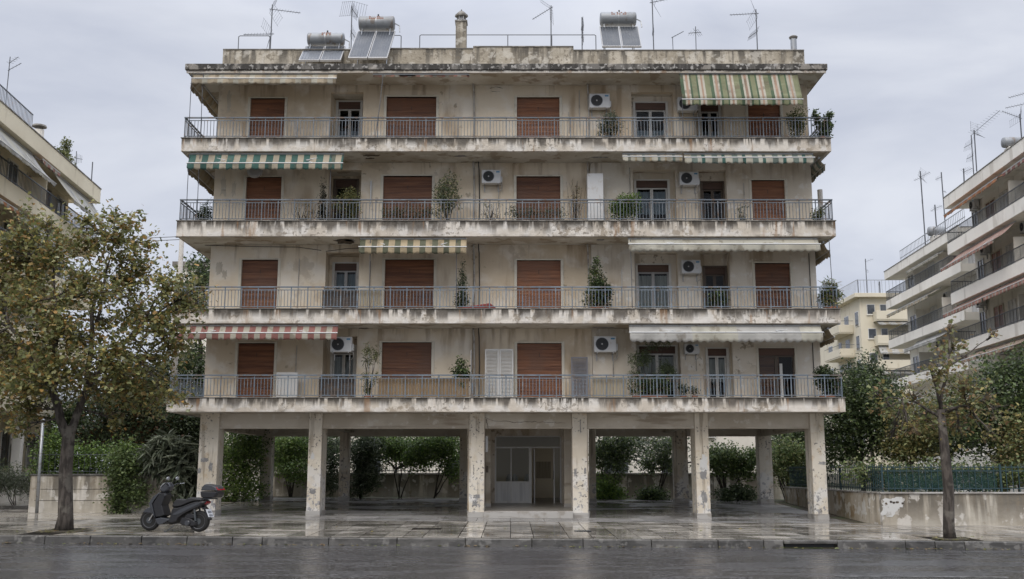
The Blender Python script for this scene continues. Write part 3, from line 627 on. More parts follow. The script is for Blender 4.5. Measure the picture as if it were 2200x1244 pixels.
for pts in ([(440, 527), (560, 530), (640, 531), (690, 538)], [(700, 540), (745, 534), (772, 533)], [(1040, 160), (1150, 163), (1240, 159)], [(1020, 350), (1060, 345), (1110, 347)], [(1270, 523), (1310, 520), (1350, 515)]):
    b = MB(); b.tube([at(px, py, YW - .03) for px, py in pts], .011, 5); b.build('cable', 'cable', H)
# ================================================================== AWNINGS
def awning(label, A0, A1, B0, B1, val, pattern, group=None, bar='white_metal', arms=True, scal=.26, sag=.08):
    """cloth from the roller A0-A1 to the front bar B0-B1, then a scalloped valance of height val"""
    A0, A1, B0, B1 = map(Vector, (A0, A1, B0, B1)); Lx = (B1 - B0).length
    t = thing('awning', label, 'awning', (A0 + A1) / 2, group)
    names = []; cuts = [0.0]; seq = []; i = 0
    while cuts[-1] < Lx - 1e-6:
        m_, w = pattern[i % len(pattern)]; i += 1
        w = w * R.uniform(.93, 1.07); e = min(Lx, cuts[-1] + w); n = max(1, int((e - cuts[-1]) / .075)); s0 = cuts[-1]
        for j in range(1, n + 1): cuts.append(s0 + (e - s0) * j / n); seq.append('cloth_' + m_)
    for q in seq:
        if q not in names: names.append(q)
    def grid(rows, fn):
        b = MB(); vs = []; fs = []; nc = len(cuts)
        for r_ in range(rows + 1):
            for c_ in cuts: vs.append(fn(r_ / rows, c_ / Lx))
        for r_ in range(rows):
            for c_ in range(nc - 1): fs.append((r_ * nc + c_, r_ * nc + c_ + 1, (r_ + 1) * nc + c_ + 1, (r_ + 1) * nc + c_))
        b.add(vs, fs); b.m = [names.index(seq[c_]) for r_ in range(rows) for c_ in range(nc - 1)]; return b
    ph = R.random() * 6
    def top(u, w):
        p_ = (A0.lerp(A1, w)).lerp(B0.lerp(B1, w), u); p_.z -= sag * math.sin(u * math.pi) * (1 + .4 * math.sin(w * 9 + ph)); return p_
    def vl(u, w):
        p_ = B0.lerp(B1, w).copy(); d = w * Lx; p_.z -= u * val * (.74 + .26 * abs(math.sin(math.pi * d / scal))) ; p_ = p_ + nrm * (.03 * u * math.sin(d * 5.3 + ph) + .012 * u * math.sin(d * 17)); return p_
    nrm = (B1 - B0).normalized().cross(Vector((0, 0, 1)))
    grid(6, top).build('canopy', names, t, smooth=True, solid=.004); grid(3, vl).build('valance', names, t, smooth=True, solid=.004)
    b = MB(); b.tube([B0 + (B0 - B1) * .004, B1 + (B1 - B0) * .004], .022, 8); b.build('front_bar', bar, t)
    b = MB(); b.tube([A0, A1], .04, 8); b.build('roller', 'steel', t)
    if arms:
        for w in (.13, .87):
            a = A0.lerp(A1, w) + Vector((0, 0, -.1)); c = B0.lerp(B1, w + (.06 if w < .5 else -.06)) ; e = A0.lerp(A1, w + (.17 if w < .5 else -.17)).lerp(c, .55) + Vector((0, 0, -.05))
            b = MB(); b.tube([a, e, c], .016, 6); b.build('arm', 'white_metal', t)
    return t
def front_awning(label, pa, pb, k, pyt, pybar, pyval, pattern, yo=.35, **kw):
    """storey k, px ends, py of the top, the bar and the valance hem; the bar hangs yo in front of the balcony edge"""
    yr, yb = YS + .12, YS - yo; zr = SO[k] - .06
    zb = Z_(pybar, yb); xa, xb = X_(pa, pybar, yb), X_(pb, pybar, yb)
    return awning(label, (xa, yr, zr), (xb, yr, zr), (xa, yb, zb), (xb, yb, zb), zb - Z_(pyval, yb), pattern, **kw)
G = 'awnings on the apartment house'
front_awning('faded beige striped awning on the top balcony, left end', 412, 722, 3, 155, 168, 181, [('beige', .24), ('beige_d', .14), ('cream', .2)], yo=.1, group=G)
front_awning('rolled up faded red awning over the wide top floor shutter', 802, 1008, 3, 155, 160, 166, [('salmon', .2), ('pinkish', .12), ('bone', .15)], yo=-.12, group=G, arms=False)
front_awning('long green cream and salmon striped awning let down on the top balcony', 1466, 1725, 3, 155, 213, 227, [('green', .12), ('cream', .07), ('salmon', .09), ('cream', .07), ('green', .07), ('olive', .17), ('green', .06), ('cream', .09), ('salmon', .07), ('cream', .08), ('olive', .2)], yo=.42, group=G, sag=.02, arms=False)
front_awning('teal and sand striped awning on the third balcony, left end', 402, 736, 2, 329, 350, 365, [('teal', .24), ('sand', .22)], yo=.14, group=G)
front_awning('short faded cream and green awning left of a longer one, third balcony', 1338, 1466, 2, 330, 336, 348, [('cream', .2), ('pale_teal', .1), ('bone', .15), ('tanC', .08)], yo=.05, group=G)
front_awning('long tattered green and cream striped awning at the right end, third balcony', 1471, 1750, 2, 330, 338, 352, [('cream', .24), ('pale_teal', .2), ('ivory', .16), ('teal', .12)], yo=.05, group=G)
front_awning('olive and tan striped awning over the wide second floor shutter', 771, 1002, 1, 512, 530, 546, [('oliveD', .2), ('tanC', .22)], yo=.14, group=G)
front_awning('long plain pale cream awning at the right end of the second balcony', 1351, 1762, 1, 512, 524, 541, [('ivory', 2.0), ('cream', 1.4)], yo=.14, group=G)
front_awning('brick red and bone striped awning on the lowest balcony, left end', 379, 724, 0, 696, 715, 731, [('brick', .22), ('bone', .2)], yo=.14, group=G)
front_awning('long plain off white awning with arms on the lowest balcony, right', 1353, 1768, 0, 700, 714, 736, [('offwhite', 2.2), ('ivory', 1.7)], yo=.14, group=G)
def side_awning(label, left, k, y0, y1, out, drop, val, pattern):
    s_ = -1 if left else 1; xe = XL if left else XR; zr = SO[k] - .12
    awning(label, (xe - s_ * .34, y0, zr), (xe - s_ * .34, y1, zr), (xe - s_ * .13, y0, zr - drop), (xe - s_ * .13, y1, zr - drop), val, pattern, G)
side_awning('faded beige side awning along the left flank under the roof', True, 3, 36.5, 41, .08, .25, .25, [('beige', .25), ('beige_d', .15), ('cream', .2)])
side_awning('faded sand side awning along the left flank, third floor', True, 2, 36.6, 41, .12, .35, .22, [('sand', .3), ('beige_d', .2)])
side_awning('cream side awning round the right corner, third floor', False, 2, 36.6, 40, .05, .25, .22, [('cream', .3), ('pale_teal', .2)])
side_awning('pale brownish side awning round the right corner, second floor', False, 1, 36.6, 40, .12, .3, .25, [('beige', .3), ('beige_d', .2)])
side_awning('worn brown side awning round the right corner, first floor', False, 0, 36.6, 40, .12, .3, .2, [('beige_d', .3), ('tanC', .2)])
# thin tie rods of the awnings, standing on the balcony edge
for (px, k, pb, lb) in ((408, 3, 168, 'thin bent rod at the outer left corner, top balcony'), (433, 3, 170, 'thin rod right of the corner rod, top balcony left'), (402, 2, 350, 'thin bent rod at the outer left corner, third balcony'), (425, 2, 350, 'thin rod right of the corner rod, third balcony left'), (709, 2, 345, 'thin rod at the right end of the teal awning'), (794, 1, 530, 'thin rod under the left end of the olive awning'), (980, 1, 530, 'thin rod under the right end of the olive awning'), (822, 3, 160, 'leaning rod hanging from the red awning'), (1356, 1, 524, 'dark rod under the left end of the cream awning'), (1786, 1, 540, 'dark rod outside the right corner, second balcony'), (1467, 3, 213, 'thin rod under the left end of the long green awning')):
    y = YS + .02; xx = X_(px, pb + 60, y); b = MB(); zt = SO[k] - .1
    off = -.25 if 'leaning' in lb else .02
    b.tube([(xx + off, y, FT[k] + .034), (xx + off * .4, y - .01, (FT[k] + zt) / 2), (xx, y + .02, zt)], .013, 5); tag(b.build('awning_rod', 'antenna_metal'), lb, 'rod', 'awning tie rods')

# ================================================================== AIR CONDITIONERS
def make_ac():
    t = thing('air_conditioner', 'x', 'air conditioner', (0, 0, 0), 'air conditioners on the facade')
    b = MB(); b.box(-.39, .39, -.30, 0, 0, .56); b.build('casing', 'white_metal', t, bevel=.015)
    b = MB(); b.box(.392, .45, -.22, -.04, .06, .3); b.build('valve_cover', 'white_metal', t, bevel=.01)
    b = MB(); b.lathe([(.235, -.302), (.235, -.316), (.222, -.316), (.222, -.302)], (-.11, 0, .28), 'y', 28); g = b.build('fan_grille', 'steel', t)
    b = MB(); b.lathe([(.22, -.301), (.22, -.304)], (-.11, 0, .28), 'y', 28); b.build('fan_opening', 'fan_dark', g)
    b = MB()
    for k in range(18):
        a = k * math.pi / 9; b.tube([(-.11 + .05 * math.cos(a), -.31, .28 + .05 * math.sin(a)), (-.11 + .222 * math.cos(a), -.31, .28 + .222 * math.sin(a))], .004, 4)
    for r_ in (.08, .13, .18): b.tube([(-.11 + r_ * math.cos(i * math.pi / 10), -.311, .28 + r_ * math.sin(i * math.pi / 10)) for i in range(21)], .004, 4)
    b.build('guard', 'rail_dark', g)
    b = MB(); b.lathe([(.03, -.303), (.03, -.318)], (-.11, 0, .28), 'y', 14); b.build('hub', 'frame_alu', g)
    b = MB(); b.box(.20, .34, -.3045, -.301, .44, .50); b.build('maker_mark', 'blue_print', t)
    for sx in (-.28, .28):
        b = MB(); b.box(sx - .02, sx + .02, -.34, .06, -.045, -.003); b.box(sx - .02, sx + .02, .02, .06, -.28, -.046); b.build('bracket', 'frame_alu', t)
    b = MB(); b.tube([(.42, -.12, .06), (.44, -.1, -.1), (.42, -.02, -.2), (.3, 0, -.28), (.3, 0, -.9)], .018, 6); b.build('refrigerant_pipe', 'pipe', t, smooth=True)
    return t
ac0 = make_ac(); first = True
for (pa, pc, pt, pb, y, lb) in ((1265, 1311, 196, 231, YW, 'white air conditioner on the wall left of the top floor glazed door'), (1455, 1499, 209, 237, YW, 'air conditioner half hidden behind the long green striped awning'),
        (1034, 1077, 365, 393, YW, 'white air conditioner in the centre bay of the third floor'), (1459, 1502, 368, 397, YW, 'white air conditioner with light hub on the right, third floor'),
        (1463, 1506, 555, 587, YW, 'air conditioner with dark fan under the cream awning, second floor'), (709, 757, 723, 756, YW - .28, 'air conditioner at the right end of the red awning, first floor'),
        (1275, 1325, 722, 756, YW, 'large white air conditioner right of the centre bay, first floor'), (1470, 1502, 733, 760, YW, 'air conditioner half under the off white awning, first floor')):
    yb = y - .065; xa, xc = X_(pa, pt, yb - .3), X_(pc, pt, yb - .3); zc = Z_(pb, yb - .3); sc = (xc - xa) / .82
    o = ac0 if first else dup(ac0, (0, 0, 0)); first = False
    o.location = ((xa + xc) / 2, yb, zc); o.scale = (sc, 1, sc); o['label'] = lb
b = MB(); b.lathe([(.3, 0), (.28, -.03), (.2, -.06), (.05, -.075)], (X_(548, 362, YW - .3), YW - .3, Z_(366, YW - .3)), 'y', 20); b.box(X_(548, 362, YW) - .03, X_(548, 362, YW) + .03, YW - .28, YW, Z_(366, YW) - .03, Z_(366, YW) + .03)
tag(b.build('satellite_dish', 'frame_alu', smooth=False), 'grey dish on the wall under the teal striped awning', 'satellite dish')

# ================================================================== ROOF: solar heaters, chimneys, antennas
def solar_heater(label, tx0, tx1, ty0, ty1, px0, px1, py1, Yt, Yp, zbase):
    """tank lying on top, two glazed panels leaning below it"""
    zc = Z_((ty0 + ty1) / 2, Yt); r_ = (Z_(ty0, Yt) - Z_(ty1, Yt)) / 2; xa, xb = X_(tx0, ty0, Yt), X_(tx1, ty0, Yt)
    t = thing('solar_water_heater', label, 'solar heater', ((xa + xb) / 2, Yt, zbase), 'rooftop solar water heaters')
    b = MB(); b.lathe([(.01, xa - .02), (r_ * .8, xa), (r_ * .97, xa + .03), (r_, xa + .06), (r_, xb - .06), (r_ * .97, xb - .03), (r_ * .8, xb), (.01, xb + .02)], (0, Yt, zc), 'x', 28); tk = b.build('tank', 'tank', t, smooth=True)
    b = MB(); b.lathe([(r_ + .006, -.02), (r_ + .006, .02)], ((xa + xb) / 2, Yt, zc), 'x', 28); b.build('tank_band', 'steel', tk)
    b = MB(); b.tube([((xa + xb) / 2 + .05, Yt, zc + r_ - .02), ((xa + xb) / 2 + .05, Yt, zc + r_ + .1)], .03); b.build('valve', 'black', tk)
    b = MB(); n = 8
    for i in range(n):
        for j in range(2):
            x0 = xa + (xb - xa) * (.3 + .42 * i / n); zz = zc + r_ * (.62 - .28 * j); yy = Yt - math.sqrt(max(0, r_ * r_ - (zz - zc) ** 2)) - .004
            if R.random() < .75: b.box(x0, x0 + .055, yy - .004, yy + .02, zz - .03, zz + .03)
    b.build('tank_print', 'red_print', tk)
    ztop = Z_(ty1 + 1.5, Yt - .05) - .07; zb = max(zbase + .05, Z_(py1, Yp)); xm = (px0 + px1) / 2
    xs0 = X_(px0, py1, Yp); xs1 = X_(px1, py1, Yp); w = (xs1 - xs0) / 2
    xt0 = X_(px0, py1, Yp)
    for i in range(2):
        x0 = xs0 + i * w + .015; x1 = xs0 + (i + 1) * w - .015; Yu = Yt - .05
        A, B_, Cc, D = Vector((x0, Yp, zb)), Vector((x1, Yp, zb)), Vector((x1 + SH, Yu, ztop)), Vector((x0 + SH, Yu, ztop))
        nn = (B_ - A).cross(D - A).normalized() * .08
        b = MB(); b.hexa([A + nn * 0, B_, Cc, D], [A + nn, B_ + nn, Cc + nn, D + nn]); pn = b.build('collector', 'frame_alu', t, bevel=.006)
        def lp(u, v, o): return A.lerp(B_, u).lerp(D.lerp(Cc, u), v) + nn * o
        b = MB(); b.quad(lp(.04, .03, 1.04), lp(.96, .03, 1.04), lp(.96, .97, 1.04), lp(.04, .97, 1.04)); b.build('absorber', 'solar', pn)
        b = MB()
        for q in range(1, 7): b.tube([lp(q / 7, .04, 1.1), lp(q / 7, .96, 1.1)], .006, 4)
        b.build('absorber_line', 'solar_line', pn)
    b = MB()
    for xx in (xa + .15, xb - .15):
        b.tube([(xx, Yt + .1, zc - r_ * .7), (xx, Yt + .25, zbase)], .02); b.tube([(xx, Yt - .1, zc - r_ * .7), (xx, Yp + .1, zbase)], .02)
    b.tube([(xb + .02, Yt, zc), (xb + .2, Yt, zc - .1), (xb + .22, Yt - .1, zc - .4)], .025)
    b.build('stand', 'steel', t)
SH = -.08; solar_heater('smaller grey solar heater at the left of the roof, in front of the parapet', 662, 740, 71, 98, 641, 733, 133, 38.5, 37.0, RT)
SH = .12; solar_heater('taller solar heater with long panels beside the smaller one', 772, 848, 36, 65, 747, 833, 128, 38.5, 37.05, RT)
SH = -.02; solar_heater('solar heater with red lettered tank on the right half of the roof', 1289, 1366, 27, 55, 1293, 1379, 103, 40.2, 39.3, RT)
# chimneys
t = thing('chimney', 'square plastered chimney with hexagonal cowl in the middle of the roof', 'chimney', (X_(991, 90, 38.3), 38.3, RT)); xx = X_(991, 75, 38.3)
b = MB(); b.box(xx - .21, xx + .21, 38.1, 38.5, RT, Z_(46, 38.1)); b.build('shaft', 'parapet', t, bevel=.01)
zc = Z_(46, 38.1); b = MB(); b.box(xx - .24, xx + .24, 38.07, 38.53, zc, zc + .06); b.build('cap', 'cap_dark', t)
b = MB()
for k in range(6): a = k * math.pi / 3; b.tube([(xx + .16 * math.cos(a), 38.3 + .16 * math.sin(a), zc + .06), (xx + .16 * math.cos(a), 38.3 + .16 * math.sin(a), zc + .3)], .02)
b.lathe([(.11, .06), (.11, .28)], (xx, 38.3, zc), n=10); b.build('cowl_posts', 'frame_alu', t)
b = MB(); b.lathe([(.26, .28), (.25, .36), (.12, .48), (.03, .5), (.02, .58)], (xx, 38.3, zc), n=6); b.build('cowl', 'cap_dark', t)
t = thing('flue', 'round metal flue with mushroom cap at the right end of the roof', 'flue', (X_(1705, 90, 38.6), 38.6, RT)); xx = X_(1705, 95, 38.6); zt = Z_(84, 38.6)
b = MB(); b.lathe([(.12, RT), (.12, zt)], (xx, 38.6, 0), n=14); b.build('pipe', 'steel', t, smooth=False)
b = MB(); b.lathe([(.1, zt), (.15, zt + .02), (.17, zt + .08), (.1, zt + .13), (.02, zt + .15)], (xx, 38.6, 0), n=14); b.build('cap', 'cap_dark', t)
# roof guard rails
for (xa, xb, py, Y, zb, lb) in ((902, 1280, 75, 40, RT, 'thin pipe guard rail along the middle of the roof'), (513, 580, 77, 40, RT, 'short bent guard rail at the left end of the roof'), (838, 862, 76, 39.4, RT, 'short guard rail beside the taller solar heater')):
    t = thing('guard_rail', lb, 'guard rail', (X_(xa, py, Y), Y, zb)); z = Z_(py, Y); x0, x1 = X_(xa, py, Y), X_(xb, py, Y)
    b = MB(); b.tube([(x0, Y, z - .04), (x0 + .05, Y, z), (x1 - .05, Y, z), (x1, Y, z - .04)], .018); b.build('rail', 'antenna_metal', t)
    n = max(1, int((x1 - x0) / 1.75))
    for i in range(n + 1):
        xx = x0 + (x1 - x0) * i / n; b = MB(); b.tube([(xx, Y, zb), (xx, Y, z - .03)], .018); b.build('post', 'antenna_metal', t)
def antenna(label, px, pyb, pyt, Y, zb, booms=(), group='rooftop antennas', scale=1.0, r=.022):
    """booms: (py, dx, dz, dy, n elements, element half length, grid?) directions in metres from the mast"""
    p0 = at(px, pyb, Y); zt = Z_(pyt, Y); x = p0.x
    t = thing('antenna', label, 'antenna', (x, Y, zb), group)
    lean = R.uniform(-.04, .04)
    b = MB(); b.tube([(x, Y, zb), (x + lean, Y, zt)], r, 6); b.build('mast', 'antenna_metal', t)
    for (py, dx, dz, dy, n, el, grid) in booms:
        z = Z_(py, Y); a = Vector((x + lean, Y, z)); e = a + Vector((dx, dy, dz)); a2 = a - Vector((dx, dy, dz)) * .1
        b = MB(); b.tube([a2, e], .014, 5)
        d = (e - a).normalized(); perp = Vector((.2, .55, .8)); perp = (perp - d * perp.dot(d)).normalized()
        for i in range(n):
            c_ = a2.lerp(e, (i + .5) / n); l_ = el * (1 - .35 * i / n); b.tube([c_ - perp * l_, c_ + perp * l_], .006, 4)
        b.build('boom', 'antenna_metal', t)
        if grid:
            b = MB(); up = d.cross(perp)
            for sgn in (-1, 1):
                tip = a + (up * sgn * .75 + d * .35) * .75
                for q in range(6):
                    c_ = a.lerp(tip, (q + .5) / 6); b.tube([c_ - perp * .32, c_ + perp * .32], .005, 4)
                b.tube([a + perp * .3, tip + perp * .3], .005, 4); b.tube([a - perp * .3, tip - perp * .3], .005, 4)
            b.build('reflector', 'antenna_metal', t)
    return t
antenna('tall antenna mast at the far left of the roof with a boom pointing right', 580, 105, 10, 39.0, RT, [(20, 1.15, -.2, -.1, 11, .14, True), (73, -1.1, -.02, 0, 10, .12, True)])
antenna('slender antenna mast between the two left solar heaters', 755, 100, 12, 39.6, RT, [(18, .1, .05, .9, 8, .28, True), (68, .1, 0, .8, 7, .26, False)])
antenna('antenna mast right of the chimney with a boom dipping left', 1183, 97, 12, 39.4, RT, [(17, -.75, -.4, .2, 9, .2, True)])
antenna('short antenna mast with bare crossbars left of the right solar heater', 1250, 100, 37, 39.6, RT, [(50, .1, 0, .7, 7, .3, False), (70, .1, -.1, .7, 5, .26, False)])
antenna('tall antenna mast right of the right solar heater, cut by the top edge', 1405, 102, -10, 39.4, RT, [(5, 1.0, .22, 0, 9, .14, True), (62, .1, -.05, .5, 7, .26, False)])
antenna('small bent aerial with one slanting arm on the right of the roof', 1447, 102, 80, 39.2, RT, [(80, .45, .25, 0, 5, .06, False)], r=.014)
antenna('thin short mast with star shaped aerial on the right of the roof', 1495, 102, 57, 39.3, RT, [(70, .25, .1, .2, 3, .22, False), (70, -.25, .06, .2, 3, .22, False)], r=.016)
antenna('tall antenna mast near the right flue with a boom pointing left', 1627, 105, 20, 39.0, RT, [(29, -1.05, -.06, 0, 10, .13, True), (68, -.2, 0, .6, 8, .26, False)])
# ================================================================== FOLIAGE
SHAPES = {
 'oval': (np.array([(0, 0, 0), (-.30, .42, .08), (0, 1, -.05), (.30, .42, .08)]), [(0, 1, 2), (0, 2, 3)]),
 'lobed': (np.array([(0, 0, 0), (-.46, .28, .07), (-.22, .47, .03), (-.30, .80, .06), (0, 1.05, -.08), (.30, .80, .06), (.22, .47, .03), (.46, .28, .07)]), [(0, 1, 2, 7), (2, 3, 4, 7), (7, 4, 5, 6)]),
 'narrow': (np.array([(0, 0, 0), (-.09, .4, .03), (0, 1, -.12), (.09, .4, .03)]), [(0, 1, 2), (0, 2, 3)]),
}
SHAPES['lobed'] = (SHAPES['lobed'][0], [(0, 1, 2), (0, 2, 6), (0, 6, 7), (2, 3, 4), (2, 4, 6), (4, 5, 6)])
def leaf_object(name, pts, size, palette, shape, parent, up=.5, droop=0.0, mat_='leaf'):
    """one mesh of separate leaf blades at pts, each with its own tilt and its own colour"""
    n = len(pts); sv, sf = SHAPES[shape]; k = len(sv)
    nr = NR.normal(size=(n, 3)); nr[:, 2] = np.abs(nr[:, 2]) + up; nr /= np.linalg.norm(nr, axis=1)[:, None]
    t = NR.normal(size=(n, 3)); t[:, 2] -= droop; t -= nr * np.sum(t * nr, axis=1)[:, None]; t /= np.linalg.norm(t, axis=1)[:, None] + 1e-9
    b = np.cross(nr, t); sz = size * NR.uniform(.65, 1.3, n)
    off = np.array(wloc(parent)) if parent is not None else np.zeros(3)
    V = (pts - off)[:, None, :] + sz[:, None, None] * (sv[None, :, 0:1] * b[:, None, :] + sv[None, :, 1:2] * t[:, None, :] + sv[None, :, 2:3] * nr[:, None, :])
    V = V.reshape(-1, 3); F = (np.array(sf)[None] + (np.arange(n) * k)[:, None, None]).reshape(-1, 3)
    me = bpy.data.meshes.new(name); me.vertices.add(len(V)); me.vertices.foreach_set('co', V.astype(np.float32).ravel())
    me.loops.add(F.size); me.loops.foreach_set('vertex_index', F.astype(np.int32).ravel()); me.polygons.add(len(F)); me.polygons.foreach_set('loop_start', np.arange(0, F.size, 3, dtype=np.int32))
    me.update(calc_edges=True)
    pal = np.array([p[0] for p in palette]); w = np.array([p[1] for p in palette], float); w /= w.sum()
    col = pal[NR.choice(len(pal), n, p=w)] * NR.uniform(.65, 1.3, n)[:, None]
    ca = me.color_attributes.new('Col', 'FLOAT_COLOR', 'POINT'); cc = np.ones((n, k, 4), np.float32); cc[:, :, :3] = col[:, None, :]; ca.data.foreach_set('color', cc.ravel())
    me.materials.append(MATS[mat_]); o = bpy.data.objects.new(name, me); C.objects.link(o); o.parent = parent; return o
def scatter(clusters, n, per=9, clump=.16, shell=2.2, line=0.0):
    """n leaf positions in twig clumps spread through ellipsoids (c, r)"""
    vol = np.array([c[1][0] * c[1][1] * c[1][2] for c in clusters]) ** .8; vol /= vol.sum(); nt_ = max(1, n // per)
    idx = NR.choice(len(clusters), nt_, p=vol); cen = np.array([tuple(c[0]) for c in clusters])[idx]; rr = np.array([tuple(c[1]) for c in clusters])[idx]
    d = NR.normal(size=(nt_, 3)); d /= np.linalg.norm(d, axis=1)[:, None]; tw = cen + d * (NR.uniform(0, 1, nt_) ** (1 / shell))[:, None] * rr
    p = np.repeat(tw, per, axis=0) + NR.normal(size=(nt_ * per, 3)) * clump
    if line:                                             # leaves sit along twigs that grow outwards and upwards
        ax = d + NR.normal(size=(nt_, 3)) * .5; ax[:, 2] += .25; ax /= np.linalg.norm(ax, axis=1)[:, None]
        p += np.repeat(ax, per, axis=0) * (NR.uniform(-.6, .6, nt_ * per) * line)[:, None]
    return p, tw
P_DARK = [((.052, .074, .036), 4), ((.078, .106, .05), 4), ((.11, .14, .066), 2), ((.036, .05, .028), 2)]
P_MID = [((.105, .15, .055), 4), ((.15, .20, .07), 3), ((.07, .10, .042), 3), ((.20, .24, .095), 1)]
P_BRIGHT = [((.145, .225, .055), 4), ((.20, .275, .07), 2), ((.085, .14, .045), 3)]
P_GREY = [((.14, .16, .11), 4), ((.19, .21, .15), 3), ((.09, .11, .07), 3)]
P_AUT = [((.18, .19, .07), 5.5), ((.25, .24, .09), 4.5), ((.12, .135, .055), 3), ((.31, .215, .08), 2.4), ((.36, .21, .065), 1.0), ((.40, .33, .10), 1), ((.18, .135, .07), 1.2), ((.29, .30, .18), 1.2)]
P_AUT2 = [((.22, .19, .075), 3), ((.29, .245, .09), 2), ((.16, .18, .07), 5), ((.25, .155, .07), 1.5), ((.19, .14, .08), 2)]
P_OLIVE = [((.15, .165, .065), 4), ((.20, .21, .085), 3), ((.095, .115, .052), 3)]
def limb(b, a, e, r0, r1, seg=5, wob=.12):
    a, e = Vector(a), Vector(e); pts = []; rs = []
    for i in range(seg + 1):
        t = i / seg; p = a.lerp(e, t)
        if 0 < i < seg: p = p + Vector((R.gauss(0, wob), R.gauss(0, wob), R.gauss(0, wob * .5))) * (e - a).length * .12
        pts.append(p); rs.append(r0 + (r1 - r0) * t)
    b.tube(pts, rs, 8 if r0 > .05 else 5); return pts
def tree(name, label, cat, base, trunk_pts, trunk_r, limbs, clusters, n, size, palette, shape='oval', bark='bark', per=9, clump=.16, group=None, twigs=5, shell=2.2, droop=.2, line=.55):
    t = thing(name, label, cat, base, group); b = MB()
    b.tube(trunk_pts, trunk_r, 14); tops = [Vector(trunk_pts[-1])]
    for (a, e, r0, r1) in limbs: pts = limb(b, a, e, r0, r1); tops += pts[2:]
    p, tw = scatter(clusters, n, per, clump, shell, line)
    for (c_, r_) in clusters:
        c_ = Vector(c_); s_ = min(tops, key=lambda q: (q - c_).length); pts = limb(b, s_, c_, .035, .018, 4)
        for q in range(twigs):
            d = Vector((R.gauss(0, 1), R.gauss(0, 1), R.gauss(.3, 1))).normalized(); limb(b, R.choice(pts[1:]), c_ + Vector((d.x * r_[0], d.y * r_[1], d.z * r_[2])) * .9, .013, .005, 3)
    b.build('trunk', bark, t, smooth=True)
    leaf_object('crown', p, size, palette, shape, t, droop=droop); return t
def shrub(name, label, clusters, n, size, palette, shape='oval', base=None, cat='shrub', group=None, per=8, clump=.1, stems=4, stem_r=.02, shell=2.6, droop=.1, up=.5):
    base = base or (clusters[0][0][0], clusters[0][0][1], clusters[0][0][2] - clusters[0][1][2])
    t = thing(name, label, cat, base, group); b = MB(); base = Vector(base)
    for i in range(stems):
        c_ = Vector(R.choice(clusters)[0]); limb(b, base + Vector((R.uniform(-.08, .08), R.uniform(-.05, .05), 0)), c_ + Vector((R.uniform(-.2, .2), R.uniform(-.1, .1), .1)), stem_r, stem_r * .4, 4)
    b.build('stem', 'bark_dark', t, smooth=True)
    p, tw = scatter(clusters, n, per, clump, shell, .32); leaf_object('foliage', p, size, palette, shape, t, droop=droop, up=up); return t
def cl(px, py, Y, rx, rz, ry=None): return (at(px, py, Y), (rx, ry or rx, rz))

# ---- the big street tree on the left
tb = Vector((TLX, 29.9, gz(TLX, 29.9))); fork = at(150, 915, 29.9)
cs = []
for (px, py, dy) in ((-20, 600, 0), (40, 560, .6), (110, 545, -.4), (185, 520, .3), (250, 520, -.2), (300, 575, .6), (355, 610, -.3), (395, 650, .3), (60, 650, -1.1), (140, 640, 1.2), (215, 630, -1.2), (290, 670, 1.0), (345, 690, -.6), (0, 720, .5), (85, 740, -.6), (165, 730, .2), (245, 750, -1.0), (325, 770, .7), (370, 740, 0), (20, 820, -.3), (100, 820, .7), (195, 825, 1.1), (270, 830, -.3), (320, 845, .4), (60, 880, .4), (-60, 760, 0), (-40, 680, .8), (-10, 540, .2), (10, 640, -.4), (60, 500, 0), (30, 770, 1.0), (130, 690, -1.3), (180, 600, -.9), (230, 690, 1.2), (70, 590, 1.2), (260, 600, .9), (150, 800, -1.3), (215, 775, -1.3), (95, 775, -1.4), (60, 830, -1.1), (250, 800, -1.2)):
    q = at(px, py, 29.9 + dy); cs.append((q, (R.uniform(.5, 1.0), R.uniform(.6, 1.0), R.uniform(.42, .8))))
for (px, py) in ((245, 470), (275, 485), (320, 520), (100, 480), (410, 625), (425, 650), (20, 505), (180, 475), (245, 900), (40, 915), (370, 840)): cs.append((at(px, py, 29.9 + R.uniform(-.6, .6)), (.4, .4, .35)))
F2 = [at(110, 800, 29.6), at(200, 790, 30.1), at(85, 680, 29.4), at(215, 660, 30.3)]
tree('street_tree', 'large street tree with browning leaves and forked trunk beside the scooter', 'tree', tb, [tb, tb + Vector((.02, 0, .4)), at(141, 1010, 29.9), at(147, 940, 29.9), fork], [.265, .205, .18, .17, .17],
     [(at(146, 940, 29.9), at(112, 835, 29.6), .135, .10), (at(112, 835, 29.6), at(120, 640, 29.2), .11, .05), (at(150, 940, 29.9), at(186, 835, 30.1), .13, .095), (at(186, 835, 30.1), at(205, 640, 30.4), .10, .05), (at(112, 835, 29.6), at(20, 700, 29.4), .08, .04), (at(186, 835, 30.1), at(310, 690, 30.3), .08, .04), (at(205, 700, 30.3), at(245, 520, 30.2), .05, .02), (at(118, 700, 29.3), at(110, 545, 29.5), .05, .02)],
     cs, 23000, .12, P_AUT, 'lobed', per=9, clump=.075, twigs=9, shell=1.7, droop=.8, line=.7)
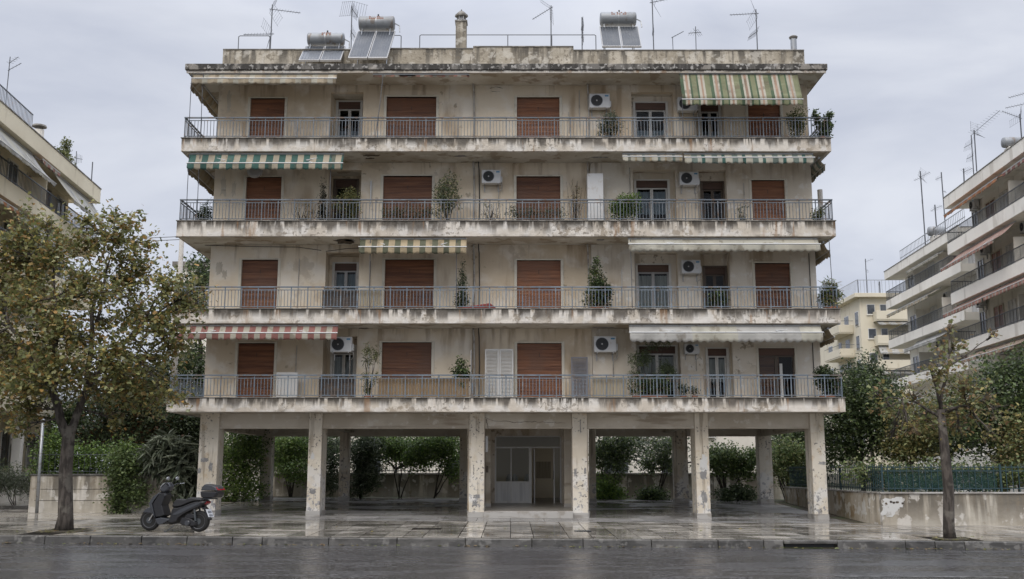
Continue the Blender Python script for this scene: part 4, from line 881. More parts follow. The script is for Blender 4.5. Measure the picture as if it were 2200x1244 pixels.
# ---- the thin street tree on the right
tb = Vector((TRX, 28.98, gz(TRX, 28.98))); Yt = 28.98
cs = [cl(px, py, Yt + R.uniform(-.5, .5), r_, r_ * .75) for (px, py, r_) in ((2045, 745, .5), (2020, 800, .7), (2070, 830, .6), (1965, 850, .55), (1910, 880, .45), (2090, 880, .6), (2030, 890, .6), (1985, 910, .5), (2120, 850, .4), (2150, 890, .45), (2040, 705, .25), (1880, 845, .3), (1950, 920, .35), (2130, 930, .3), (2060, 930, .4), (1915, 940, .2), (2135, 720, .25))]
tree('street_tree', 'thin street tree with sparse yellow leaves by the right kerb', 'tree', tb, [tb, tb + Vector((-.01, 0, .3)), at(2038, 1050, Yt), at(2029, 960, Yt), at(2021, 880, Yt)], [.17, .15, .14, .125, .10],
     [(at(2021, 880, Yt), at(2040, 760, Yt), .06, .02), (at(2024, 900, Yt), at(1945, 850, Yt), .05, .02), (at(2021, 885, Yt), at(2110, 860, Yt + .3), .05, .02), (at(2020, 870, Yt), at(1995, 780, Yt), .045, .015), (at(1975, 865, Yt), at(1890, 850, Yt - .3), .03, .012), (at(2035, 790, Yt), at(2120, 730, Yt), .03, .01)],
     cs, 1900, .11, P_AUT2, 'lobed', per=6, clump=.08, twigs=11, shell=1.8, droop=.8)
# ---- left garden: wall, hedge, ivy, grasses
YWL = 38.4
t = thing('garden_wall', 'stained concrete garden wall on the left behind the big tree', 'wall', (-14.6, YWL, gz(-14.6, YWL)))
xa, xb = X_(63, 1060, YWL), -11.55; zt = 1.44
b = MB(); b.box(xa, xb, YWL, YWL + .25, -.1, zt); b.box(xa, xa + .25, YWL + .251, YWL + 7, -.1, zt); b.build('wall_body', 'concrete', t, bevel=.012)
b = MB(); b.box(xa - .03, xb, YWL - .04, YWL + .29, zt + .002, zt + .06); b.build('coping', 'kerb_stone', t, bevel=.01)
for z in (.55, .95):
    b = MB(); b.box(xa + .2, xb - .01, YWL - .006, YWL - .001, z, z + .012); b.build('joint', 'mortar', t)
t = thing('wire_fence', 'low dark wire fence on top of the left garden wall', 'fence', (xa, YWL + .12, zt + .06))
b = MB()
for z in (zt + .15, zt + .75): b.tube([(xa + .1, YWL + .12, z), (xb, YWL + .12, z)], .012, 5)
b.build('rail', 'rail_dark', t)
for i in range(28):
    xx = xa + .15 + i * .215
    b = MB(); b.tube([(xx, YWL + .12, zt + .06), (xx, YWL + .12, zt + .85)], .009, 5); b.build('bar', 'rail_dark', t)
shrub('hedge', 'dense bright green clipped hedge above the left garden wall', [cl(px, py, YWL + .75, .55, .55, .5) for px, py in ((95, 985), (125, 965), (160, 985), (195, 975), (230, 985), (265, 975), (295, 985), (110, 1000), (180, 995), (250, 998), (120, 945), (100, 1012), (140, 1012), (180, 1012), (215, 1012), (255, 1012), (295, 1010))], 10500, .11, P_BRIGHT, base=(-15, YWL + .7, .3), cat='hedge')
shrub('ivy', 'leafy climber spilling over the left garden wall down to the pavement', [cl(px, py, YWL - .25, rx, rz, .3) for px, py, rx, rz in ((262, 985, .65, .4), (258, 1020, .6, .45), (262, 1050, .55, .45), (258, 1080, .5, .4), (285, 1000, .4, .4), (262, 1100, .4, .15), (300, 1060, .35, .5))], 4600, .11, P_MID, base=(X_(262, 1100, YWL), YWL - .25, gz(-13.5, 38)), cat='climber', per=7)
sg = [cl(px, py, YWL + .1, rx, rz, .5) for px, py, rx, rz in ((340, 985, .5, .6), (375, 985, .55, .7), (400, 1010, .45, .7), (360, 960, .5, .4), (395, 1045, .3, .5))]
shrub('pampas_bush', 'grey green grassy bush drooping over the wall behind the scooter', sg, 3600, .5, P_GREY, 'narrow', base=(X_(380, 1060, YWL + .4), YWL + .4, .4), cat='bush', droop=1.2, per=10)
for i, (px, py, Y, rx, rz, n, pal, lb) in enumerate(((35, 1035, 41, .8, .5, 2600, P_GREY, 'low grey green shrub at the far left edge beside the drive'), (-10, 1030, 42, .8, .6, 1800, P_MID, 'low green shrub cut by the left edge of the picture'))):
    shrub('shrub', lb, [cl(px + dx, py, Y, rx * .6, rz, .5) for dx in (-35, 0, 30)], n, .16, pal, 'narrow', base=(X_(px, 1060, Y), Y, gz(-18, Y)))
b = MB(); b.hexa([(-30, 39.6, .0), (-17.9, 39.6, .0), (-17.9, 39.8, .0), (-30, 39.8, .0)], [(-30, 39.6, .36), (-17.9, 39.6, .33), (-17.9, 39.8, .33), (-30, 39.8, .36)]); tag(b.build('border_kerb', 'kerb_stone', bevel=.02), 'low stone border of the shrub bed at far left', 'border')
t = thing('sign_pole', 'slim grey pole standing before the left garden wall', 'pole', (X_(80, 1100, 37.9), 37.9, gz(-17, 37.9)))
b = MB(); b.tube([(X_(79, 1100, 37.9), 37.9, gz(-17, 37.9)), (X_(92, 905, 37.9), 37.9, Z_(905, 37.9))], .06, 10); b.build('shaft', 'steel', t, smooth=True)
b = MB(); b.lathe([(.075, 0), (.075, .05), (.02, .09)], (X_(92, 905, 37.9), 37.9, Z_(905, 37.9)), n=10); b.build('cap', 'steel', t)
# trees behind the left garden and beside the house
def bgtree(label, px, pyb, Y, blobs, n, size, pal, group='trees round the house', shape='oval', trunk=.12, zb=None, **kw):
    bx = X_(px, pyb, Y); zb = gz(bx, Y) if zb is None else zb; base = Vector((bx, Y, zb)); cs_ = [cl(x, y, Y + R.uniform(-.5, .5), rx, rz) for x, y, rx, rz in blobs]
    top = cs_[0][0]; h = Vector((bx, Y, zb + (top.z - zb) * .55))
    return tree('garden_tree', label, 'tree', base, [base, base.lerp(h, .5) + Vector((.05, 0, 0)), h], [trunk, trunk * .8, trunk * .6], [(h, c_[0], trunk * .5, trunk * .2) for c_ in cs_[:4]], cs_, n, size, pal, shape, 'bark_dark', group=group, twigs=3, **kw)
bgtree('dark tree with brown tinged leaves behind the left hedge', 285, 1000, 44, [(285, 900, 1.4, 1.3), (240, 920, 1.1, 1.0), (330, 920, 1.1, 1.1), (200, 945, .8, .8), (285, 850, 1.2, 1.0), (230, 870, .9, .9)], 8500, .15, P_DARK + [((.11, .06, .025), 3)])
bgtree('dense dark conifer like tree just left of the house pillars', 400, 1050, 46, [(400, 905, .9, 1.0), (380, 930, 1.0, 1.0), (425, 920, .8, 1.1), (390, 870, 1.0, .8), (350, 900, .9, .9), (420, 970, .7, 1.0)], 8000, .14, P_DARK)
bgtree('tall green tree seen past the left flank over the balconies', 425, 900, 53, [(428, 600, 1.3, 1.2), (415, 640, 1.2, 1.2), (440, 570, .9, .8), (400, 780, 1.6, 1.4), (370, 830, 1.5, 1.2), (430, 820, 1.4, 1.4), (395, 690, 1.2, 1.4)], 9000, .17, P_DARK + P_MID)
bgtree('dark leafy tree right behind the trunk of the big street tree', 190, 1000, 47, [(190, 930, 1.4, 1.0), (150, 915, 1.2, 1.1), (240, 945, 1.2, .9), (300, 960, 1.2, .8), (345, 945, 1.0, .9), (170, 880, 1.0, .8), (110, 950, .9, .7)], 9500, .16, P_DARK + P_MID)
bgtree('tall dense dark tree between the left hedge and the white house behind', 320, 1000, 52, [(320, 860, 1.7, 1.5), (260, 880, 1.5, 1.4), (360, 830, 1.4, 1.4), (300, 800, 1.4, 1.2), (350, 930, 1.4, 1.2), (280, 940, 1.5, 1.2), (400, 900, 1.2, 1.2)], 12000, .18, P_DARK)
bgtree('leafy tree filling the gap behind the rightmost pillar', 1715, 1040, 54, [(1715, 960, 1.6, 1.2), (1680, 950, 1.3, 1.2), (1750, 950, 1.3, 1.3), (1700, 1000, 1.3, 1.0), (1740, 1010, 1.2, 1.0), (1725, 915, 1.2, .8)], 9000, .17, P_MID + P_DARK)
bgtree('dark tree behind the left rear pillar, low in the garden', 560, 1040, 53, [(560, 960, 1.5, 1.0), (520, 950, 1.2, 1.0), (610, 965, 1.3, .9), (660, 960, 1.2, .9), (700, 955, 1.0, .8)], 7500, .17, P_DARK + P_MID)
bgtree('dark trees crown behind the rear wall, left half', 850, 1040, 54, [(850, 965, 1.5, .8), (790, 955, 1.1, .8), (910, 960, 1.3, .8), (960, 955, 1.2, .8)], 6500, .17, P_DARK + P_MID)
bgtree('loose tree crown behind the rear wall, right half', 1400, 1040, 54, [(1380, 960, 1.3, .8), (1320, 965, 1.1, .8), (1440, 950, 1.0, .7), (1540, 985, 1.2, .6)], 3600, .17, P_DARK + P_GREY)
# garden behind the open ground floor
SH_G = 'garden shrubs behind the pillars'
def gshrub(label, blobs, Y, n, pal, shape='oval', size=.13, stems=6, **kw):
    pal = [(tuple(v * 1.35 for v in c_), w_) for c_, w_ in pal]                # leaf colours brightened to stand in for more light in the garden
    cs_ = [cl(x, y, Y + R.uniform(-.4, .4), rx, rz, .7) for x, y, rx, rz in blobs]; px = blobs[0][0]; bx = X_(px, 1070, Y)
    return shrub('garden_shrub', label, cs_, n, size, pal, shape, base=(bx, Y, gz(bx, Y) - .02), group=SH_G, stems=stems, stem_r=.035, **kw)
gshrub('bright green bush filling the gap between the first two left pillars', [(500, 960, .9, .8), (525, 1000, .9, .8), (500, 1040, .9, .7), (535, 1050, .8, .6), (490, 1075, .7, .3), (545, 955, .7, .7), (485, 1000, .5, .7)], 45.0, 7000, P_MID + P_BRIGHT)
gshrub('dark glossy bush right of the left rear pillar', [(625, 970, .8, .7), (640, 1010, .8, .6), (610, 1000, .7, .6), (650, 955, .7, .5), (600, 950, .5, .4)], 49.5, 5500, P_MID + P_BRIGHT)
gshrub('grey green willow leaved bush beside the second left pillar', [(775, 980, .7, .9), (790, 1020, .7, .7), (770, 1045, .6, .5), (795, 960, .6, .6), (715, 980, .5, .8), (712, 1030, .5, .6)], 48.3, 5200, P_GREY + P_DARK, 'narrow', .28)
gshrub('small dark tree left of the thin trunk before the rear wall', [(860, 970, .8, .6), (840, 955, .6, .5), (885, 985, .6, .5), (900, 955, .7, .4)], 48.6, 4200, P_MID + P_BRIGHT, stems=3)
gshrub('yellowish green tree with thin trunk beside the entrance block', [(935, 965, .8, .6), (965, 985, .7, .7), (910, 990, .6, .4), (955, 950, .8, .5), (975, 1010, .5, .4)], 48.4, 4800, P_BRIGHT + P_MID, stems=3)
gshrub('dark tree right of the entrance block', [(1300, 960, .7, .7), (1325, 975, .7, .7), (1290, 990, .5, .5), (1345, 955, .6, .5), (1330, 1005, .5, .5)], 48.4, 4200, P_DARK + P_MID, stems=4)
gshrub('yellow green low bush at the foot of the entrance block, right', [(1300, 1045, .6, .6), (1320, 1060, .5, .4), (1290, 1065, .4, .4)], 47.9, 2600, P_BRIGHT, stems=3)
gshrub('slender tree with pale loose leaves before the rear wall, right half', [(1410, 985, .7, .6), (1430, 960, .6, .6), (1395, 1000, .5, .4), (1440, 995, .4, .5)], 48.6, 2600, P_GREY + P_MID, stems=4)
gshrub('round clipped low bush at the foot of the rear wall', [(1400, 1063, .5, .25), (1415, 1066, .4, .2), (1385, 1066, .35, .2)], 47.9, 2200, P_DARK + P_MID, stems=2)
gshrub('broad dark multi stemmed bush between the two right rear pillars', [(1560, 1000, 1.0, .6), (1530, 990, .7, .6), (1595, 1005, .8, .6), (1560, 975, .8, .4), (1610, 985, .6, .5)], 48.5, 6500, P_MID, stems=8)
gshrub('low dark bush right of the fourth front pillar', [(1585, 1060, .6, .3), (1560, 1065, .4, .25), (1605, 1062, .4, .3)], 47.9, 2200, P_DARK, stems=2)
gshrub('tangled olive bush behind the rightmost pillar', [(1690, 975, .8, .8), (1720, 985, .8, .8), (1700, 1030, .7, .6), (1725, 1045, .7, .5), (1670, 1000, .4, .7)], 47.8, 5600, P_OLIVE + P_MID, stems=10)
# rear wall with bars
t = thing('rear_wall', 'pale stained concrete wall at the back of the garden behind the pillars', 'wall', (0, 50.6, gz(0, 50)))
b = MB(); b.box(-12, 13, 50.5, 50.75, 0, Z_(1019, 50.5)); b.build('wall_body', 'concrete', t, bevel=.01)
b = MB(); b.box(-12, 13, 50.44, 50.81, Z_(1019, 50.5) + .002, Z_(1016, 50.5)); b.build('coping', 'marble', t, bevel=.01)
for x in (-5.4, -3.6, -1.5, 5.5, 7.7, 9.6):
    b = MB(); b.box(x, x + .02, 50.494, 50.499, .2, Z_(1019, 50.5) - .02); b.build('joint', 'mortar', t)
t = thing('bar_fence', 'dark vertical bar fence on the rear garden wall', 'fence', (-5, 50.62, Z_(1016, 50.5)))
zf = Z_(1016, 50.5)
b = MB(); b.box(-7, -2, 50.6, 50.63, zf + .75, zf + .79); b.box(-7, -2, 50.6, 50.63, zf + .08, zf + .12); b.build('rail', 'rail_dark', t)
for i in range(34): b = MB(); b.box(-6.95 + i * .15, -6.93 + i * .15, 50.602, 50.622, zf, zf + .85); b.build('bar', 'rail_dark', t)
# trees and hedge on the right
bgtree('broad dark tree right of the house above the green fence', 1850, 1000, 40.5, [(1850, 900, 1.3, 1.2), (1815, 930, 1.0, 1.2), (1890, 920, 1.2, 1.2), (1840, 840, 1.0, .9), (1880, 860, 1.0, .9), (1925, 950, .9, .9), (1810, 870, .8, .9), (1835, 970, .8, .6), (1800, 960, .6, .8)], 12500, .14, P_DARK + P_MID)
bgtree('pointed dark tree behind the broad one beside the far cream house', 1868, 900, 50, [(1868, 830, 1.1, 1.0), (1868, 790, .6, .7), (1835, 830, .8, 1.0), (1835, 800, .5, .6), (1910, 850, .8, .8)], 5200, .15, P_DARK)
bgtree('yellow flecked tree between the two dark trees on the right', 1955, 1000, 39, [(1955, 930, 1.0, .9), (1990, 900, .8, .8), (1930, 960, .7, .6), (1975, 965, .8, .6)], 4200, .14, P_OLIVE + P_AUT2[:2], trunk=.1)
bgtree('large dark tree at the right edge above the fence', 2150, 1000, 38, [(2150, 850, 1.3, 1.1), (2105, 880, 1.0, 1.1), (2190, 860, 1.2, 1.3), (2130, 930, 1.2, .8), (2190, 930, 1.1, 1.0), (2165, 790, 1.0, .7), (2210, 790, .8, .8), (2075, 920, .8, .8), (2180, 975, .8, .4)], 12500, .14, P_DARK + P_MID, trunk=.16)
bgtree('dark tree behind the thin street tree on the right', 2040, 1000, 43, [(2040, 900, 1.3, 1.1), (2000, 930, 1.1, 1.0), (2080, 930, 1.1, 1.0), (2020, 960, 1.0, .7), (2060, 860, .8, .7)], 7000, .14, P_DARK + P_OLIVE)
bgtree('olive brown shrubby tree at the right edge behind the fence', 2185, 1010, 36.6, [(2185, 960, .7, .5), (2200, 920, .6, .5), (2170, 985, .5, .3)], 2000, .13, P_AUT2 + P_OLIVE, trunk=.06)
shrub('hedge', 'loose green hedge behind the green fence on the right', [cl(px, py, 36.2, .7, .45, .6) for px, py in ((1850, 1015), (1900, 1020), (1950, 1025), (2000, 1020), (2050, 1020), (2100, 1025), (2150, 1020), (2195, 1018), (1925, 1040), (2025, 1045), (2125, 1045))], 7200, .12, P_MID + P_OLIVE, base=(14, 36.2, .2), cat='hedge')
# ---- right garden wall with fence
YR0 = 34.7; xk = X_(1895, 1100, YR0); zt = .87
t = thing('garden_wall', 'peeling plastered garden wall on the right under the green fence', 'wall', (xk, YR0, gz(xk, YR0)))
b = MB(); b.box(xk, 24, YR0, YR0 + .22, -.4, zt); b.build('front_face', 'concrete', t, bevel=.012)
b = MB(); b.box(xk, xk + .22, YR0 + .221, 47, -.4, zt); b.build('side_face', 'concrete_warm', t, bevel=.012)
b = MB(); b.box(xk - .04, 24, YR0 - .05, YR0 + .27, zt + .002, zt + .055); b.box(xk - .04, xk + .26, YR0 + .271, 47, zt + .002, zt + .055); b.build('coping', 'marble', t, bevel=.008)
for (px, py, rx, rz, m_) in ((1918, 1082, .4, .2, 'patch_white'), (1910, 1096, .3, .22, 'patch_white'), (1930, 1075, .25, .12, 'patch_white')):
    p_ = at(px, py, YR0); b = MB(); b.prism(blob(p_.x, p_.z, rx, rz, 22, .35), YR0 - .005 - rx * .01, YR0 - .002, 'xz'); b.build('bare_plaster', m_, t)
b = MB()
for q in range(5): p_ = at(1905 + q * 8 + R.uniform(-2, 2), 1078 + R.uniform(-3, 4), YR0); b.prism(blob(p_.x, p_.z, .06, .04, 9, .4), YR0 - .0135, YR0 - .0105, 'xz')
b.build('bare_spot', 'patch_dark', t)
t = thing('garden_fence', 'teal painted iron bar fence backed by green netting on the right wall', 'fence', (xk, YR0 + .1, zt + .055))
zf = zt + .056; fh = Z_(1003, YR0) - zf
b = MB(); yf = YR0 + .1
for z in (zf + .1, zf + fh * .82, zf + fh * .97): b.box(xk + .05, 24, yf - .012, yf + .012, z, z + .03); b.box(xk + .09, xk + .114, yf + .013, 46.8, z, z + .03)
b.build('rail', 'fence_teal', t)
bm_ = MB(); bm_.box(-.011, .011, -.011, .011, 0, fh); bm_.add([(-.022, 0, fh), (.022, 0, fh), (0, .012, fh), (0, -.012, fh), (0, 0, fh + .1)], [(0, 2, 4), (2, 1, 4), (1, 3, 4), (3, 0, 4), (0, 3, 1, 2)]); bme = bm_.mesh('bar', 'fence_teal')
pm_ = MB(); pm_.box(-.03, .03, -.03, .03, 0, fh + .08); pme = pm_.mesh('post', 'fence_teal')
i = 0; x = xk + .3
while x < 20.5: inst(bme, 'bar', (x, yf, zf + .001), t); x += .205
y = yf + .25
while y < 46.5: inst(bme, 'bar', (xk + .102, y, zf + .001), t); y += .205
for (px_, py_) in ((xk + .102, yf), (xk + .102, yf + 4.4), (xk + .102, yf + 8.4), (xk + 4.0, yf), (xk + 8, yf)): inst(pme, 'post', (px_, py_, zf + .001), t)
b = MB(); b.quad((xk + .2, yf + .05, zf + .05), (xk + 3.9, yf + .05, zf + .05), (xk + 3.9, yf + .05, zf + fh * .9), (xk + .2, yf + .05, zf + fh * .9)); b.quad((xk + .16, yf + .1, zf + .05), (xk + .16, yf + 11, zf + .05), (xk + .16, yf + 11, zf + fh * .55), (xk + .16, yf + .1, zf + fh * .85)); b.build('netting', 'net_green', t)
# fallen leaves along the gutter and in the tree pits
n = 420; lx = NR.uniform(-14, 14.5, n); ly = np.where(NR.random(n) < .75, NR.normal(28.0, .07, n), NR.uniform(28.5, 33, n)); ly = np.minimum(ly, 33)
lx[:60] = NR.normal(TLX, .6, 60); ly[:60] = NR.normal(29.9, .4, 60); lx[60:100] = NR.normal(TRX, .45, 40); ly[60:100] = NR.normal(28.98, .3, 40)
lz = np.array([(gz(a, c_) if c_ > 28.13 else -.352 + gl(a)) + .02 for a, c_ in zip(lx, ly)])
lv = leaf_object('fallen_leaves', np.stack([lx, ly, lz], 1), .085, P_AUT2 + [((.28, .2, .1), 2)], 'lobed', None, up=6); tag(lv, 'scattered yellow fallen leaves along the gutter and tree pits', 'leaves', kind='stuff')

# ================================================================== BALCONY PLANTS AND CLUTTER
PG = 'plants on the balconies'
def pot(t, x, y, z, r_, h, m_, trough=0):
    b = MB()
    if trough: b.hexa([(x - trough, y - .11, z), (x + trough, y - .11, z), (x + trough, y + .11, z), (x - trough, y + .11, z)], [(x - trough - .03, y - .14, z + h), (x + trough + .03, y - .14, z + h), (x + trough + .03, y + .14, z + h), (x - trough - .03, y + .14, z + h)])
    else: b.lathe([(r_ * .7, 0), (r_, h * .8), (r_ * 1.1, h * .8), (r_ * 1.1, h), (r_ * .95, h), (r_ * .9, h * .9)], (x, y, z), n=14)
    b.build('pot', m_, t, smooth=False)
def plant(label, k, px0, px1, pyt, n, pal, shape='oval', size=.075, Y=36.65, potm='terracotta', form='round', trough=False, pr=.16):
    z0 = FL[k] + .002; xa, xb = X_(px0, pyt + 40, Y), X_(px1, pyt + 40, Y); zt = Z_(pyt, Y); x = (xa + xb) / 2; w = (xb - xa) / 2; ph = .3
    t = thing('potted_plant', label, 'plant', (x, Y, z0), PG); pot(t, x, Y, z0, pr, ph, potm, w * .8 if trough else 0)
    h0 = z0 + ph; hh = zt - h0
    if form == 'round': cs_ = [((x + R.uniform(-.4, .4) * w, Y + R.uniform(-.1, .1), h0 + hh * f), (w * .65, min(.4, w * .7), hh * .28)) for f in (.25, .45, .6, .75)] + [((x - w * .5, Y, h0 + hh * .5), (w * .4, .25, hh * .25)), ((x + w * .5, Y, h0 + hh * .45), (w * .4, .25, hh * .25))]
    elif form == 'cone': cs_ = [((x, Y, h0 + hh * f), (w * (1.05 - f), min(.3, w * (1.05 - f)), hh * .14)) for f in (.1, .25, .4, .55, .7, .85)]
    elif form == 'low': cs_ = [((xa + (xb - xa) * f, Y, h0 + hh * .5), (w * .3, .15, hh * .5)) for f in (.1, .3, .5, .7, .9)]
    else: cs_ = [((x + R.uniform(-.8, .8) * w, Y + R.uniform(-.15, .1), h0 + hh * R.uniform(.1, .95)), (w * .3, .15, hh * .13)) for q in range(12)]
    b = MB()
    for c_, r_ in cs_: limb(b, (x + R.uniform(-.05, .05), Y, h0 - .05), c_, .014, .005, 3)
    if form == 'dry':
        for q in range(26):
            a = Vector((x + R.uniform(-.9, .9) * w, Y + R.uniform(-.1, .1), h0 + hh * R.uniform(0, .4))); limb(b, a, a + Vector((R.uniform(-.2, .2), 0, hh * R.uniform(.2, .6))), .006, .003, 3)
    b.build('stem', 'bark_dark', t)
    p_, _ = scatter(cs_, int(n * 1.5), 6, .05, 2.4); leaf_object('foliage', p_, size, pal, shape, t, droop=.3); return t
plant('grey green oleander on the top balcony left of the glazed door', 3, 1282, 1346, 242, 900, P_GREY, 'narrow', .14, form='round')
plant('small bushy olive tree under the right end of the long striped awning', 3, 1690, 1734, 226, 1300, P_OLIVE, size=.07)
plant('leafy plant leaning over the top balcony right corner rail', 3, 1742, 1790, 243, 700, P_MID + P_DARK, size=.11, form='spray', Y=36.5)
plant('tall round bush at the left end of the third balcony', 2, 420, 457, 432, 700, P_DARK, size=.08, Y=38.2)
plant('dark narrow cypress left of the third floor dark door', 2, 682, 706, 378, 900, [((.035, .035, .02), 2), ((.03, .04, .02), 2), ((.06, .04, .025), 1)], size=.06, form='cone')
plant('yellowish shrub in front of the third floor dark door', 2, 708, 778, 402, 1300, P_OLIVE + P_AUT2[:1], size=.075)
plant('dry brown stalks right of the left third floor shutter', 2, 614, 680, 436, 160, P_AUT2 + P_GREY, 'narrow', .09, form='dry')
plant('tall airy bush beside the wide third floor shutter', 2, 926, 996, 370, 1700, P_GREY + P_OLIVE, size=.075)
plant('long trough of low dark plants before the wide third floor shutter', 2, 822, 930, 441, 900, P_DARK, size=.06, form='low', trough=True, potm='pot_dark')
plant('dry grey stalks under the third floor centre air conditioner', 2, 1034, 1082, 434, 120, P_GREY + P_AUT2, 'narrow', .1, form='dry')
plant('row of greyish succulents before the third floor centre shutter', 2, 1092, 1212, 443, 700, P_GREY, size=.07, form='low', trough=True)
plant('bare climbing stems left of the tall white cabinet', 2, 1220, 1250, 372, 60, P_AUT2, size=.06, form='dry', Y=37.3)
plant('round bright green bush right of the tall white cabinet', 2, 1300, 1382, 414, 2200, P_BRIGHT, size=.075, pr=.2)
plant('small plant in a pot at the right end of the third balcony', 2, 1746, 1774, 446, 260, P_MID + P_AUT2[:2], size=.08)
plant('thin scraggly plant before the third floor right shutter', 2, 1584, 1604, 444, 120, P_GREY, size=.07, form='spray', pr=.1)
plant('slim dark conifer at the joint left of the second floor centre bay', 1, 977, 1010, 553, 1400, P_DARK, size=.06, form='cone', pr=.2)
plant('tall shrub with yellow leaves at the right of the second floor centre bay', 1, 1246, 1316, 545, 1500, P_MID + P_DARK + [((.22, .2, .03), 1)], size=.085, form='cone', pr=.25)
plant('small leafy plant spreading beside the tall yellow tipped shrub', 1, 1284, 1318, 590, 500, P_DARK, size=.1, form='round', pr=.14)
plant('low green pot plant before the second floor dark door, right', 1, 1516, 1566, 622, 600, P_MID + P_DARK, size=.08)
plant('large yellowing plant at the right corner of the second balcony', 1, 1757, 1812, 600, 900, P_MID + P_AUT2, 'narrow', .17, form='round', Y=36.5, pr=.25)
plant('bamboo like plant left of the wide first floor shutter', 0, 776, 812, 742, 420, P_OLIVE, 'narrow', .14, form='spray')
plant('round dark plant at the right end of the bamboo screen', 0, 968, 1010, 766, 800, P_DARK + P_MID, size=.1)
plant('big climbing plant growing up to the off white awning', 0, 1340, 1456, 712, 2600, P_GREY + P_MID, 'narrow', .12, form='spray', Y=36.9, pr=.25)
plant('trough of mixed plants below the big climbing plant', 0, 1352, 1440, 812, 700, P_MID + P_DARK, size=.08, form='low', trough=True)
plant('small pot plant right of the climbing plant, first balcony', 0, 1460, 1478, 822, 140, P_DARK, size=.08, pr=.1)
plant('small grey pot plant beside the first floor narrow door', 0, 1482, 1504, 826, 140, P_GREY, size=.07, pr=.1)
plant('big round dark bush at the right corner of the first balcony', 0, 1746, 1806, 784, 1900, P_DARK, size=.09, Y=36.6, pr=.25)
plant('trailing bush on the side balcony at the left, second floor', 1, 405, 452, 585, 900, P_OLIVE + P_DARK, size=.08, Y=38.6)
# screens fixed behind the railings and standing panels
def panel(name, label, cat, k, px0, px1, pyt, m_, Y, group=None, louver=False, th=.025, zoff=.002, pyb=None):
    z0 = FL[k] + zoff if pyb is None else Z_(pyb, Y); zt = Z_(pyt, Y); xa, xb = X_(px0, pyt + 30, Y), X_(px1, pyt + 30, Y)
    t = thing(name, label, cat, ((xa + xb) / 2, Y, z0), group)
    if louver:
        b = MB(); b.box(xa, xa + .05, Y - th, Y + th, z0, zt); b.box(xb - .05, xb, Y - th, Y + th, z0, zt); b.box(xa + .051, xb - .051, Y - th, Y + th, z0, z0 + .07); b.box(xa + .051, xb - .051, Y - th, Y + th, zt - .06, zt); b.build('frame', m_, t)
        b = MB(); n = int((zt - z0 - .13) / .05)
        for i in range(n):
            z = z0 + .08 + i * .05; b.hexa([(xa + .052, Y - .018, z), (xb - .052, Y - .018, z), (xb - .052, Y + .014, z + .03), (xa + .052, Y + .014, z + .03)], [(xa + .052, Y - .018, z + .008), (xb - .052, Y - .018, z + .008), (xb - .052, Y + .014, z + .038), (xa + .052, Y + .014, z + .038)])
        tag(b.build('louvers', m_, t), kind='stuff')
    else:
        b = MB(); b.box(xa, xb, Y - th, Y + th, z0, zt); b.build('sheet', m_, t, bevel=.006)
        b = MB()
        for x in (xa + .05, xb - .05): b.box(x - .015, x + .015, Y + th + .001, Y + th + .03, z0, zt - .02)
        b.build('batten', 'wood_dark', t)
    return t
panel('louvered_shutter', 'left leaf of the white louvered shutter pair leaning in the centre bay', 'shutter', 0, 1042, 1072, 750, 'white_louver', 37.35, 'louvered shutters', True)
panel('louvered_shutter', 'right leaf of the white louvered shutter pair leaning in the centre bay', 'shutter', 0, 1073, 1103, 750, 'white_louver', 37.35, 'louvered shutters', True)
panel('louvered_shutter', 'dark grey louvered panel right of the first floor centre shutter', 'shutter', 0, 1227, 1263, 767, 'grey_louver', 37.4, 'louvered shutters', True)
panel('white_board', 'white board standing right of the left first floor shutter', 'board', 0, 593, 639, 800, 'white_louver', 37.2)
panel('reed_screen', 'brown reed screen behind the rail below the wide first floor shutter', 'screen', 0, 812, 1008, 812, 'reed', YS + .2, 'balcony screens')
panel('reed_screen', 'dark slatted screen behind the rail below the red awning end', 'screen', 0, 685, 764, 810, 'wood_dark', YS + .2, 'balcony screens')
panel('reed_screen', 'tan reed mat behind the rail right of the grey louvered panel', 'screen', 0, 1273, 1345, 810, 'reed_tan', YS + .2, 'balcony screens')
panel('reed_screen', 'pale tan mat behind the rail left of the second floor wide shutter', 'screen', 1, 772, 820, 622, 'reed_tan', YS + .22, 'balcony screens')
panel('reed_screen', 'dark mesh behind the rail before the second floor loggia door', 'screen', 1, 692, 770, 624, 'wood_dark', YS + .22, 'balcony screens')
t = panel('storage_cabinet', 'tall white metal cabinet on the third balcony, centre right', 'cabinet', 2, 1261, 1295, 376, 'white_metal', 37.2, th=.22)
b = MB(); xx = X_(1290, 420, 36.97); b.box(xx - .01, xx + .01, 36.955, 36.978, FL[2] + 1.0, FL[2] + 1.15); b.build('handle', 'frame_alu', t)
b = MB(); b.box(X_(1013, 800, 37.1) - .01, X_(1013, 800, 37.1) + .01, 36.5, 37.4, FL[0] + .01, Z_(755, 37)); tag(b.build('divider_screen', 'frame_alu'), 'thin grey divider screen at the left joint of the first balcony', 'screen')
b = MB(); b.lathe([(.02, 0), (.03, .45), (.035, .46), (.035, .9), (.02, .92)], (X_(797, 400, YW - .1), YW - .1, FL[2] + 1.15), n=8); tag(b.build('tube_lamp', 'white_metal'), 'vertical white tube lamp left of the wide third floor shutter', 'lamp')
b = MB(); xx = X_(1035, 650, 36.5); b.prism([(xx - .75, FT[1] - .19), (xx + .55, FT[1] - .19), (xx + .5, FT[1] + .1), (xx + .3, FT[1] + .26), (xx - .2, FT[1] + .18), (xx - .7, FT[1] + .12)], 36.4, 36.75, 'xz', .9); tag(b.build('red_cover', 'red_cloth', bevel=.03), 'dark red cloth cover on the floor of the second balcony', 'cover')
